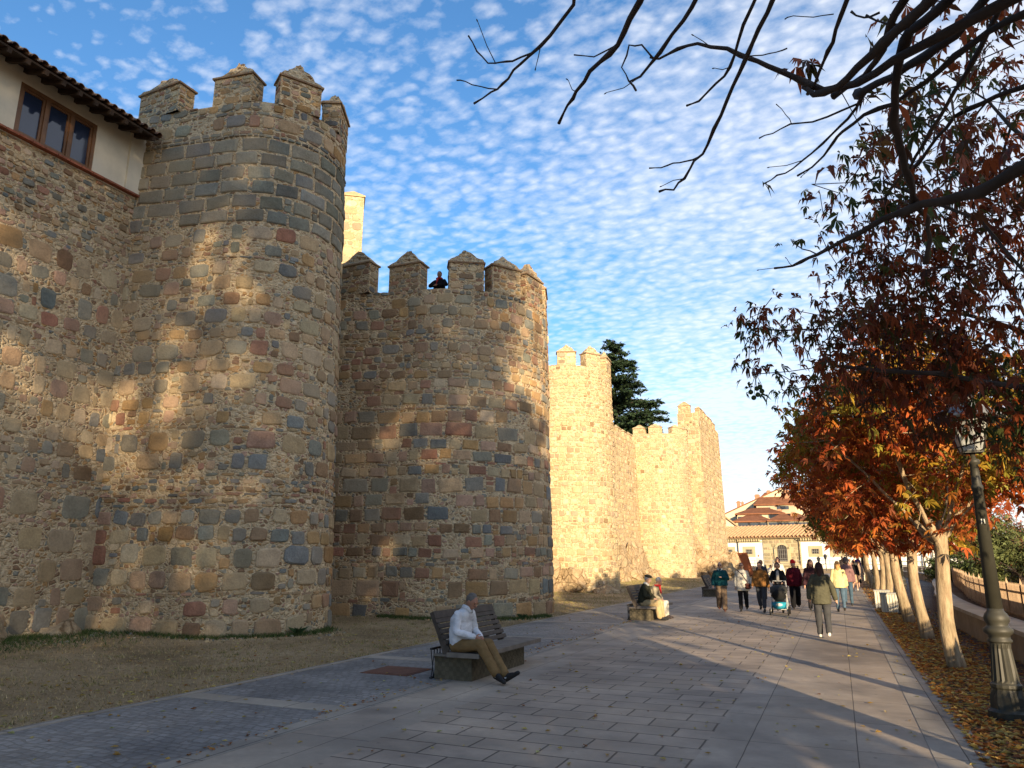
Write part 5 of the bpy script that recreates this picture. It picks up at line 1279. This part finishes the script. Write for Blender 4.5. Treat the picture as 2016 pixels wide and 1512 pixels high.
    for nm in 'LR':
        an, kn = j['ank'+nm], j['kne'+nm]; dl = (an-kn).normalized(); fwd = V((0,1,0))-dl*dl.y if pose == 'sit' else V((0,1,0)); 
        tl = j.get('toe'+nm); 
        if tl is None: tl = an+V((0,.17,-.045))
        hl = an+ (an-tl).normalized()*.04+V((0,0,-.035)); tl = V(tl)
        s = MB(); s.cap(hl, .040, tl, .034, 12); s.cap(an+V((0,0,.01)), .046, an.lerp(tl,.55)+V((0,0,.0)), .036, 12)
        so = remesh('shoe', s, plain('shoe', shoe, .6, .2, 8, .2, .004), root, .012, 2)
        if extra and 'sock' in extra:
            q = MB(); q.cap(kn.lerp(an,.86), .043, an, .044, 10); q.build('sock', cloth(extra['sock'], 'sock'), root, True)
    # hair / hats
    kh, ch = hair; hm = plain('hair', ch, .65, .35, 30, .8, .01, .3)
    if kh != 'bald':
        g = MB(); g.ell(hh((0,-.020,.026)), (.080,.090,.096), 14, 10, rot=RT)
        if kh == 'long':
            g.ell(hh((0,-.05,-.04)), (.09,.065,.12), 12, 8, rot=RT); g.cap(hh((0,-.06,-.06)), .085, hh((0,-.075,-.20)), .06, 12)
            for sd in (-1,1): g.cap(hh((sd*.065,.0,.02)), .03, hh((sd*.085,.0,-.17)), .03, 10)
        elif kh == 'bob':
            for sd in (-1,1): g.cap(hh((sd*.06,-.02,.02)), .042, hh((sd*.07,-.02,-.06)), .035, 10)
            g.cap(hh((0,-.05,0)), .07, hh((0,-.06,-.07)), .05, 10)
        elif kh == 'bun': g.ell(hh((0,-.09,.08)), (.04,.04,.04), 10, 8)
        # keep the face clear: push hair behind the brow
        for i, q in enumerate(g.v):
            l = RT.transposed() @ (V(q)-hc)
            if l.y > .045+.2*max(0,l.z-.03) and l.z < .075 and abs(l.x) < .062: l.y = .045; g.v[i] = tuple(hc+RT @ l)
        remesh('hair', g, hm, root, .014 if vox > .01 else .009, 2)
    ex = extra or {}
    if 'hat' in ex:
        g = MB(); kd, hcx = ex['hat']
        if kd == 'wrap': g.ell(hh((0,-.01,.075)), (.098,.112,.085), 14, 8, rot=RT); g.ell(hh((0.01,-.02,.13)), (.07,.075,.05), 12, 8, rot=RT)
        elif kd == 'hood': g.ell(hh((0,-.035,.01)), (.105,.115,.135), 14, 8, rot=RT)
        else: g.ell(hh((0,.0,.085)), (.10,.115,.045), 14, 8, rot=RT); g.ell(hh((0,.10,.062)), (.06,.05,.014), 12, 6, rot=RT)
        g.build({'wrap':'head_wrap','hood':'hood'}.get(kd,'flat_cap'), cloth(hcx, 'hat_cloth'), root, True)
    if 'glasses' in ex:
        g = MB()
        for sd in (-1,1): g.ell(hh((sd*.031,.094,.01)), (.026,.007,.02), 10, 6, rot=RT)
        g.cap(hh((-.075,.02,.015)), .004, hh((-.055,.09,.015)), .004, 6); g.cap(hh((.075,.02,.015)), .004, hh((.055,.09,.015)), .004, 6); g.cap(hh((-.01,.1,.014)), .004, hh((.01,.1,.014)), .004, 6)
        g.build('glasses', plain('dark_lens', (.01,.01,.01), .15, .1, 3, .1, .001, .6), root, True)
    if 'scarf' in ex:
        g = MB(); c = j['nek']
        for k in range(12):
            a, b_ = 2*pi*k/12, 2*pi*(k+1)/12; g.cap(c+V((.085*cos(a),.02+.085*sin(a),.0)), .035, c+V((.085*cos(b_),.02+.085*sin(b_),0)), .035, 8)
        g.cap(c+V((.03,.1,-.02)), .035, c+V((.05,.14,-.22)), .03, 8); g.build('scarf', cloth(ex['scarf'], 'scarf_cloth'), root, True)
    if 'bag' in ex:      # cross-body strap and bag: side, colour
        sd, bc = ex['bag']; g = MB(); a = j['sho'+('L' if sd > 0 else 'R')]; hp = j['pel']+V((sd*.20,.13,-.06)); m_ = j['che']+V((0,.165,.02))
        g.cap(a+V((0,.04,.07)), .012, m_, .012, 6); g.cap(m_, .012, hp+V((0,.04,.12)), .012, 6); bg = g.build('bag_strap', cloth(bc, 'bag'), root, True)
        g = MB(); g.cap(hp+V((-.045,.05,.04)), .055, hp+V((.045,.05,.04)), .055, 10); g.cap(hp+V((-.045,.05,-.06)), .06, hp+V((.045,.05,-.06)), .06, 10); g.build('bag', cloth(bc, 'bag'), root, True)
    if 'collar' in ex:
        g = MB(); c = j['nek']
        for sd in (-1,1): g.loft([(c+V((sd*.02,.085,-.05)), V((.015,0,0)), V((0,.01,.02))), (c+V((sd*.065,.06,.01)), V((.03,0,0)), V((0,.012,.03))), (c+V((sd*.075,-.03,.035)), V((.018,0,0)), V((0,.02,.03)))], 8)
        g.build('collar', cloth(ex['collar'], 'collar'), root, True)
    if 'front' in ex:    # pale shirt panel showing in an open jacket
        g = MB(); c = j['che']; g.loft([(j['pel']+V((0,.148+wd*.6,.02)), V((.05,0,0)), V((0,.02,0))),(c+V((0,.142+wd*.5,0)), V((.055,0,0)), V((0,.02,0))),(j['nek']+V((0,.09,-.02)), V((.035,0,0)), V((0,.02,0)))], 10); g.build('shirt_front', cloth(ex['front'], 'shirt_front'), root, True)
    if 'handbag' in ex:
        g = MB(); w_ = j['wriR']; c = w_+V((.05,.0,-.32)); g.loft([(c+V((0,0,.1)), V((.05,0,0)), V((0,.12,0))),(c, V((.07,0,0)), V((0,.16,0))),(c-V((0,0,.12)), V((.06,0,0)), V((0,.15,0)))], 12); g.cap(w_-V((0,.0,.06)), .01, c+V((0,.1,.1)), .01, 6); g.cap(w_-V((0,.0,.06)), .01, c+V((0,-.1,.1)), .01, 6); g.build('handbag', cloth(ex['handbag'], 'handbag'), root, True)
    root.location = (x,y,z); root.rotation_euler = (0,0,hd); root.scale = (S,S,S)
    return root
def fine_hands(v): return v < .015
SK2 = plain('fair_skin', (.52,.31,.21), .55, .1, 8, .15, .004, .35); SK3 = plain('tanned_skin', (.33,.16,.10), .55, .1, 8, .15, .004, .35)
TOC = pi    # towards the camera (facing -y)
def seatJ(lean=.12, kz=.47, ky=.43, fy=.46, fx=.08, crossed=False, hz=.47):
    return dict(pel=(0,0,hz+.02), che=(0,lean*.9,hz+.36), nek=(0,lean*1.6,hz+.53), hed=(0,lean*1.6+.07,hz+.665), hipL=(-.09,.02,hz), hipR=(.09,.02,hz), kneL=(-fx-.03,ky,kz+.02), kneR=(fx+.03,ky,kz+.01), ankL=(-fx,fy,.09), ankR=(fx,fy,.09),
                shoL=(-.16,lean*1.4,hz+.45), shoR=(.16,lean*1.4,hz+.45), elbL=(-.23,lean+.08,hz+.21), elbR=(.23,lean+.08,hz+.21), wriL=(-.09,.30,hz+.13), wriR=(.09,.30,hz+.13))
# 1. the man on the nearest bench
J1 = seatJ(.0); J1.update(pel=(0,.02,.50), che=(0,.03,.84), nek=(0,.14,1.00), hed=(0,.225,1.105), kneL=(-.09,.47,.50), kneR=(.10,.46,.51), ankL=(-.02,.84,.095), ankR=(.07,.74,.12), toeL=(-.03,1.03,.165), toeR=(.12,.90,.05),
      shoL=(-.165,.09,.93), shoR=(.165,.09,.93), elbL=(-.225,.12,.68), elbR=(.225,.12,.68), wriL=(-.07,.34,.60), wriR=(.07,.33,.61))
person('grey haired man in white shirt and tan trousers, head bowed, on the nearest bench', -5.36, 10.34, R(-101), 1.72, SK3, ('short',(.13,.115,.10)), ((.62,.63,.66),-.06,.008,'shirt'), ('trousers',(.20,.125,.055)), (.02,.018,.018), 'sit', J=J1, vox=.008, head=(.55,0), extra=dict(sock=(.6,.6,.6), collar=(.62,.63,.66)))
# 2,3. the couple
J2 = seatJ(.05, .46, .45, .50); 
person('seated old man in flat cap, dark olive jacket and beige trousers on the sunlit bench', -5.38, 22.1, R(-97), 1.72, SK2, ('short',(.3,.3,.3)), ((.035,.035,.022),-.05,.02,'jacket'), ('wide',(.40,.30,.16)), (.02,.02,.02), 'sit', J=J2, vox=.016, head=(.15,0), extra=dict(hat=('cap',(.06,.055,.04)), collar=(.6,.6,.58)))
person('seated woman with red scarf and white trousers beside the man in a flat cap', -5.3, 22.75, R(-95), 1.62, SK2, ('short',(.45,.43,.4)), ((.32,.28,.2),-.05,.02,'jacket'), ('trousers',(.62,.58,.48)), (.04,.03,.03), 'sit', J=seatJ(.12,.45,.44,.46), vox=.018, head=(.25,0), extra=dict(scarf=(.45,.03,.03)))
# walkers
person('bald man with dark glasses, teal jumper and taupe trousers walking, hand at chest', -3.8, 26.7, TOC+.12, 1.62, SK2, ('bald',(0,0,0)), ((.008,.055,.065),-.12,.045,'sweater'), ('wide',(.16,.115,.08)), (.13,.05,.035), 'walk', .45, build=1.12, arms=dict(elbL=(-.26,-.02,1.12), wriL=(-.06,.20,1.16), elbR=(.27,-.05,1.1), wriR=(.27,.06,.9)), extra=dict(glasses=1, collar=(.55,.55,.5)))
person('woman in light grey jacket and black trousers with a brown crossbody bag', -3.12, 27.0, TOC+.05, 1.60, SK2, ('short',(.10,.04,.03)), ((.44,.42,.37),-.42,.05,'jacket'), ('trousers',(.012,.012,.014)), (.02,.02,.02), 'walk', -.4, build=1.05, extra=dict(bag=(-1,(.07,.025,.02)), glasses=1))
person('woman in rust brown quilted jacket and rolled grey jeans looking down', -2.5, 26.8, TOC-.05, 1.64, SK2, ('short',(.05,.03,.02)), ((.20,.095,.03),-.15,.04,'jacket'), ('crop',(.055,.06,.07)), (.015,.015,.02), 'walk', .8, head=(.35,.1), build=1.05, extra=dict(sock=(.42,.4,.33)))
person('woman in black jacket and grey top pushing the stroller', -1.93, 26.75, TOC, 1.62, SK2, ('bob',(.07,.015,.015)), ((.012,.012,.014),-.12,.035,'jacket'), ('trousers',(.02,.02,.025)), (.02,.02,.02), 'walk', .5, head=(.45,0), arms=dict(elbL=(-.24,.12,1.12), wriL=(-.16,.36,1.02), elbR=(.24,.12,1.12), wriR=(.16,.36,1.02)), extra=dict(front=(.36,.34,.31)))
person('older person in scarlet head wrap, maroon sweater and black trousers', -1.55, 29.0, TOC+.1, 1.66, SK2, ('short',(.3,.3,.3)), ((.085,.008,.014),-.25,.045,'sweater'), ('wide',(.010,.010,.012)), (.02,.015,.015), 'walk', -.6, build=1.12, extra=dict(hat=('wrap',(.62,.02,.025))))
person('woman in brown open jacket, pale jeans and white trainers', -.98, 28.3, TOC-.1, 1.62, SK2, ('long',(.10,.03,.02)), ((.16,.08,.035),-.12,.03,'jacket'), ('jeans',(.14,.20,.25)), (.62,.6,.52), 'walk', .6, arms=dict(elbL=(-.24,-.02,1.12), wriL=(-.12,.12,.95)), extra=dict(front=(.17,.19,.14)))
person('woman in cream white jacket standing tall behind the stroller', -2.6, 36.5, TOC, 1.80, SK2, ('long',(.10,.02,.02)), ((.66,.62,.52),-.3,.05,'jacket'), ('trousers',(.3,.28,.24)), (.3,.3,.3), 'walk', .4, head=(.3,0), extra=dict(front=(.55,.30,.2)))
person('dark haired woman with hair tied back between the head wrap and the brown jacket', -1.75, 33, TOC, 1.66, SK2, ('bun',(.02,.012,.012)), ((.05,.01,.015),-.15,.02,'sweater'), ('jeans',(.2,.24,.28)), (.6,.6,.55), 'walk', -.6)
person('woman in dark coat mostly hidden behind the olive coated woman', -.9, 27.2, TOC+.1, 1.72, SK2, ('long',(.09,.035,.03)), ((.045,.02,.025),-.3,.03,'coat'), ('trousers',(.03,.03,.035)), (.03,.03,.03), 'walk', .4, head=(0,.5))
person('woman seen from behind in long olive coat, grey trousers and white trainers walking away', -.45, 18.75, .02, 1.66, SK2, ('long',(.045,.018,.014)), ((.085,.082,.055),-.34,.05,'coat'), ('trousers',(.055,.056,.06)), (.66,.63,.55), 'walk', .22, vox=.014, build=.92, arms=dict(elbL=(-.25,-.03,1.12), wriL=(-.26,-.02,.88), elbR=(.25,-.03,1.12), wriR=(.30,.02,.87)))
person('blonde woman in pale yellow sweater and blue jeans walking away', -.08, 27.8, .05, 1.66, SK2, ('long',(.46,.26,.09)), ((.58,.50,.25),-.25,.05,'sweater'), ('jeans',(.075,.12,.17)), (.03,.025,.02), 'walk', .45)
person('hooded person in mauve jacket and blue jeans walking away beside the blonde woman', .2, 31.5, -.05, 1.78, SK2, ('short',(.1,.08,.07)), ((.20,.11,.105),-.2,.05,'jacket'), ('jeans',(.06,.10,.14)), (.03,.03,.03), 'walk', -.4, head=(0,.5), extra=dict(hat=('hood',(.13,.10,.09))))
person('woman in black top and plaid skirt carrying a black handbag, walking away', .68, 45, 0, 1.66, SK2, ('short',(.08,.06,.05)), ((.012,.012,.014),-.05,.04,'sweater'), ('skirt',(.42,.27,.17)), (.55,.5,.42), 'walk', .5, extra=dict(handbag=(.015,.015,.015)))
person('person in a patterned brown and white dress beyond the plaid skirt', 1.05, 50, 0, 1.58, SK2, ('short',(.1,.05,.03)), ((.30,.22,.16),-.2,.03,'sweater'), ('skirt',(.28,.2,.15)), (.3,.2,.15), 'walk', -.4)
person('person in pink top in the far group at the end of the promenade', .75, 66, TOC, 1.70, SK2, ('short',(.08,.03,.02)), ((.58,.36,.28),-.2,.03,'shirt'), ('jeans',(.1,.12,.15)), (.1,.1,.1), 'walk', .5)
person('person in dark clothes just right of the pink top, far away', 1.1, 68, TOC, 1.68, SK2, ('short',(.03,.02,.02)), ((.05,.05,.045),-.2,.03,'jacket'), ('trousers',(.03,.03,.03)), (.02,.02,.02), 'walk', -.5)
person('dark headed person farther off above the mauve hood', .25, 78, TOC, 1.95, SK2, ('short',(.02,.015,.015)), ((.05,.04,.04),-.2,.03,'jacket'), ('trousers',(.03,.03,.03)), (.02,.02,.02), 'walk', .5)
person('person in purple top standing by the farthest lamp post', 1.45, 72, .5, 1.95, SK3, ('short',(.03,.02,.03)), ((.06,.03,.10),-.15,.03,'sweater'), ('trousers',(.05,.04,.06)), (.03,.03,.03), 'stand')
person('young man in white shirt and black trousers standing before the palace by the tilted board', -8.6, 92, TOC+.3, 1.8, SK3, ('short',(.02,.015,.015)), ((.66,.63,.58),-.1,.03,'shirt'), ('trousers',(.02,.02,.025)), (.02,.02,.02), 'stand', z=.35, arms=dict(elbL=(-.24,.05,1.13), wriL=(-.05,.2,1.05)))
person('person in black clothes behind the rust brown jacket', -3.1, 34, TOC, 1.68, SK3, ('short',(.03,.02,.02)), ((.03,.035,.05),-.2,.04,'jacket'), ('trousers',(.03,.03,.035)), (.02,.02,.02), 'walk', .5)
person('person in white shirt sitting in a black chair before the palace', -5.2, 62, R(-100), 1.7, SK2, ('short',(.04,.03,.02)), ((.66,.63,.56),-.05,.02,'shirt'), ('trousers',(.4,.37,.3)), (.02,.02,.02), 'sit', J=seatJ(.12,.47,.45,.6), head=(.3,0))
person('man in black jacket over red top leaning on the tower parapet between two merlons', -11.22, 19.82, R(8)+pi, 1.72, SK3, ('short',(.03,.02,.02)), ((.010,.010,.013),-.1,.05,'jacket'), ('trousers',(.02,.02,.02)), (.02,.02,.02), 'stand', z=9.24, head=(.25,0), arms=dict(elbL=(-.27,.12,1.18), wriL=(-.05,.26,1.12), elbR=(.27,.12,1.18), wriR=(.05,.27,1.13)), extra=dict(scarf=(.35,.02,.02)))
# ------------------------------------------------------------------ stroller, chairs, board
M_BLK = plain('black_fabric', (.012,.012,.012), .8, .3, 9, .4, .01, .2); M_ALU = plain('light_tube', (.5,.48,.44), .4, .1, 6, .1, .002, .5)
root = empty('stroller', (-1.88,25.9,0), 'black baby stroller with turquoise basket below, pushed by the woman in black', 'stroller'); sx, sy = -1.88, 25.9
mb = MB()
for s in (-1,1):
    mb.tube([(sx+s*.24,sy-.45,.12),(sx+s*.23,sy-.1,.45),(sx+s*.22,sy+.35,.85),(sx+s*.2,sy+.5,1.02)], .014, 8); mb.tube([(sx+s*.26,sy+.35,.13),(sx+s*.23,sy+.05,.5),(sx+s*.23,sy-.2,.62)], .013, 8)
mb.tube([(sx-.2,sy+.5,1.02),(sx+.2,sy+.5,1.02)], .018, 8); mb.tube([(sx-.26,sy+.35,.13),(sx+.26,sy+.35,.13)], .012, 8); mb.build('frame', M_ALU, root)
mb = MB(); mb.ell((sx,sy-.02,.62), (.24,.30,.22), 16, 10); hd = remesh('seat', mb, M_BLK, root, .02); hd.location = -root.location
mb = MB(); 
for k in range(9):
    a0, a1 = R(10+k*16), R(26+k*16)
    for s0, s1 in ((-.26,-.13),(-.13,0),(0,.13),(.13,.26)):
        f = lambda s_, a: (sx+s_, sy+.05-.33*cos(a)*(1-.4*(s_/.26)**2), .62+.30*sin(a)*(1-.25*(s_/.26)**2))
        mb.add([f(s0,a0),f(s1,a0),f(s1,a1),f(s0,a1)],[(0,1,2,3)])
mb.build('hood', plain('dark_grey_hood', (.035,.036,.033), .7, .2, 8, .4, .01), root, True)
mb = MB(); mb.loft([(V((sx,sy-.02,.38)), V((.26,0,0)), V((0,.30,0))),(V((sx,sy-.05,.26)), V((.25,0,0)), V((0,.28,0))),(V((sx,sy-.05,.18)), V((.18,0,0)), V((0,.22,0)))], 14); mb.build('basket', plain('turquoise_fabric', (.02,.24,.34), .6, .4, 14, .4, .01), root, True)
mb = MB(); mb.ell((sx,sy-.28,.31), (.11,.06,.06), 10, 6); mb.build('white_bag', cloth((.6,.58,.5),'white_bag'), root, True)
for s in (-1,1):
    for yy_, rr_ in ((-.45,.10),(.35,.14)):
        mb = MB(); n_ = 16; vs = []
        for k in range(n_):
            a = 2*pi*k/n_
            for dx_, q_ in ((-.02,rr_),(.02,rr_),(.02,rr_*.75),(-.02,rr_*.75)): vs.append((sx+s*.27+dx_, sy+yy_+q_*cos(a), rr_+.0+q_*sin(a)))
        fs = [(k*4+m, k*4+(m+1)%4, ((k+1)%n_)*4+(m+1)%4, ((k+1)%n_)*4+m) for k in range(n_) for m in range(4)]
        mb.add(vs, fs); wh = mb.build('wheel', M_BLK, root)
        mb = MB()
        for k in range(6): a = 2*pi*k/6; mb.beam((sx+s*.27,sy+yy_,rr_),(sx+s*.27,sy+yy_+rr_*.78*cos(a),rr_+rr_*.78*sin(a)),.01,.012,up=(1,0,0))
        mb.build('spokes', M_ALU, wh)
def chair(label, x, y, hd):
    root = empty('cafe_chair', (0,0,0), label, 'chair', 'black chairs before the palace')
    mb = MB(); mb.box((-.22,-.22,.43),(.22,.22,.47)); mb.build('seat', M_BLK, root)
    mb = MB(); mb.beam((0,-.21,.47),(0,-.30,.92),.44,.03,up=(0,1,0)); mb.build('backrest', M_BLK, root)
    for a in (-.2,.2):
        for b in (-.2,.2): mb = MB(); mb.tube([(a,b,.43),(a*1.1,b*1.1,0)], .014, 6); mb.build('leg', M_BLK, root)
    root.location = (x,y,0); root.rotation_euler = (0,0,hd); return root
chair('black chair holding the person in the white shirt', -5.2, 61.95, R(-100)); c2 = chair('empty black chair left of the seated person in white', -6.3, 61.5, R(-80)); c3 = copy_tree(c2); c3.location = (-6.9,62.3,0); c3['label'] = 'empty black chair farthest left near the tilted board'
root = empty('board', (-7.1,64,0), 'tall tilted rust red board standing before the palace', 'board')
mb = MB(); M_BRD = plain('rust_red_panel', (.27,.09,.04), .8, .15, 3, .3, .01)
mb.beam((-6.75,64,.35),(-7.45,64.1,2.15),.1,.85,up=(0,1,0)) if False else mb.add([(-7.0,64,.3),(-6.35,63.8,.3),(-6.85,63.9,2.2),(-7.65,64.1,2.2),(-7.0,64.08,.3),(-6.35,63.88,.3),(-6.85,63.98,2.2),(-7.65,64.18,2.2)],[(0,1,2,3),(7,6,5,4),(0,4,5,1),(1,5,6,2),(2,6,7,3),(3,7,4,0)]); mb.build('panel', M_BRD, root)
for x in (-6.9,-6.5): mb = MB(); mb.tube([(x,63.97,0),(x-.1,64.0,.6)], .03, 6); mb.build('leg', M_BRD, root)
# ------------------------------------------------------------------ sky, sun, camera
ELEV = R(11.5); AZ = atan2(SDX, SDY)
world = bpy.data.worlds.new('World'); scene.world = world; world.use_nodes = True
nt = world.node_tree; nn_ = nt.nodes; bg = nn_['Background']; sky = nn_.new('ShaderNodeTexSky'); sky.sky_type = 'NISHITA'; sky.sun_disc = False
sky.sun_elevation = ELEV; sky.sun_rotation = AZ; sky.altitude = 1100; sky.air_density = 1.0; sky.dust_density = .6; sky.ozone_density = 2.5
def wl_(a, b): nt.links.new(a, b)
def wm(op, a, b=0.):
    m = nn_.new('ShaderNodeMath'); m.operation = op
    for i, v in enumerate((a, b)):
        if hasattr(v, 'is_linked'): wl_(v, m.inputs[i])
        else: m.inputs[i].default_value = v
    return m.outputs[0]
bg.inputs['Strength'].default_value = SKY_S = .14
tc = nn_.new('ShaderNodeTexCoord'); se = nn_.new('ShaderNodeSeparateXYZ'); wl_(tc.outputs['Generated'], se.inputs[0])
zc = wm('ADD', wm('MAXIMUM', se.outputs[2], 0.0), .09)
cb = nn_.new('ShaderNodeCombineXYZ'); wl_(wm('DIVIDE', se.outputs[0], zc), cb.inputs[0]); wl_(wm('DIVIDE', se.outputs[1], zc), cb.inputs[1])
mp = nn_.new('ShaderNodeMapping'); mp.inputs['Rotation'].default_value = (0,0,R(20)); mp.inputs['Scale'].default_value = (.85,1.1,1); wl_(cb.outputs[0], mp.inputs[0]); pv = mp.outputs[0]
def wn(sc, det, ro, dist=0, off=0):
    n = nn_.new('ShaderNodeTexNoise'); n.inputs['Scale'].default_value = sc; n.inputs['Detail'].default_value = det; n.inputs['Roughness'].default_value = ro; n.inputs['Distortion'].default_value = dist; wl_(pv, n.inputs['Vector']); return n.outputs['Fac']
vo = nn_.new('ShaderNodeTexVoronoi'); vo.feature = 'SMOOTH_F1'; vo.inputs['Scale'].default_value = 31; vo.inputs['Smoothness'].default_value = .6
nz = nn_.new('ShaderNodeTexNoise'); nz.inputs['Scale'].default_value = 16; nz.inputs['Detail'].default_value = 4; wl_(pv, nz.inputs['Vector'])
va = nn_.new('ShaderNodeVectorMath'); va.operation = 'MULTIPLY_ADD'; wl_(nz.outputs['Color'], va.inputs[0]); va.inputs[1].default_value = (.06,.06,.06); wl_(pv, va.inputs[2]); wl_(va.outputs[0], vo.inputs['Vector'])
puff = wm('SUBTRACT', .62, wm('MULTIPLY', vo.outputs['Distance'], 1.0))
fine_ = wn(48, 5, .62); large = wn(.75, 3, .5, .3); mid = wn(2.6, 3, .5)
# clear patch high in the left of the view, veil thickening towards the horizon and right
dirx = se.outputs[0]; rightness = wm('ADD', wm('MULTIPLY', dirx, .917), wm('MULTIPLY', se.outputs[1], .399))   # component along the camera's right
cov = wm('ADD', wm('MULTIPLY', large, 1.5), wm('ADD', wm('MULTIPLY', mid, .6), wm('MULTIPLY', rightness, 1.2)))
cov = wm('SUBTRACT', cov, wm('MULTIPLY', se.outputs[2], .42))
den = wm('ADD', wm('ADD', wm('MULTIPLY', puff, .95), wm('MULTIPLY', fine_, .75)), wm('SUBTRACT', cov, 1.03))
cr = nn_.new('ShaderNodeValToRGB'); cr.color_ramp.elements[0].position = .0; cr.color_ramp.elements[0].color = (0,0,0,1); cr.color_ramp.elements[1].position = 1.0; cr.color_ramp.elements[1].color = (1,1,1,1); wl_(den, cr.inputs[0])
fac = wm('MULTIPLY', cr.outputs[0], .68)
bc = nn_.new('ShaderNodeBackground'); bc.inputs['Color'].default_value = (.86,.88,.93,1); bc.inputs['Strength'].default_value = CL_S = .62
hs = nn_.new('ShaderNodeHueSaturation'); hs.inputs['Saturation'].default_value = 1.15; hs.inputs['Value'].default_value = 1.0; wl_(sky.outputs[0], hs.inputs['Color']); 
hz = nn_.new('ShaderNodeMix'); hz.data_type = 'RGBA'; hz.blend_type = 'MULTIPLY'; wl_(wm('POWER', 2.718, wm('MULTIPLY', wm('MAXIMUM', se.outputs[2], 0.0), -5.5)), hz.inputs[0]); wl_(hs.outputs[0], hz.inputs[6]); hz.inputs[7].default_value = (.72,.64,.62,1); wl_(hz.outputs[2], bg.inputs['Color'])
mx = nn_.new('ShaderNodeMixShader'); wl_(fac, mx.inputs[0]); wl_(bg.outputs[0], mx.inputs[1]); wl_(bc.outputs[0], mx.inputs[2]); wl_(mx.outputs[0], nn_['World Output'].inputs[0])
sl = bpy.data.lights.new('sun', 'SUN'); sl.energy = 5.0; sl.angle = R(.53); sl.color = (1,.78,.50); so_ = bpy.data.objects.new('sun', sl); COL.objects.link(so_)
sd = Vector((SDX*cos(ELEV), SDY*cos(ELEV), sin(ELEV))); so_.rotation_euler = sd.to_track_quat('Z','Y').to_euler(); so_.location = (20,-30,30)
cam = bpy.data.cameras.new('camera'); cam.sensor_width = 36; cam.lens = 36*FPX/2016; cam.clip_end = 5000; cam.clip_start = .05
co = bpy.data.objects.new('camera', cam); COL.objects.link(co); co.location = (0,0,EYE); co.rotation_euler = (pi/2+PITCH, 0, YAW); scene.camera = co
scene.view_settings.view_transform = 'Standard'; scene.view_settings.look = 'None'; scene.view_settings.exposure = 1.1; scene.view_settings.gamma = 1
scene.render.engine = 'CYCLES'; scene.cycles.max_bounces = 6; scene.cycles.transparent_max_bounces = 6
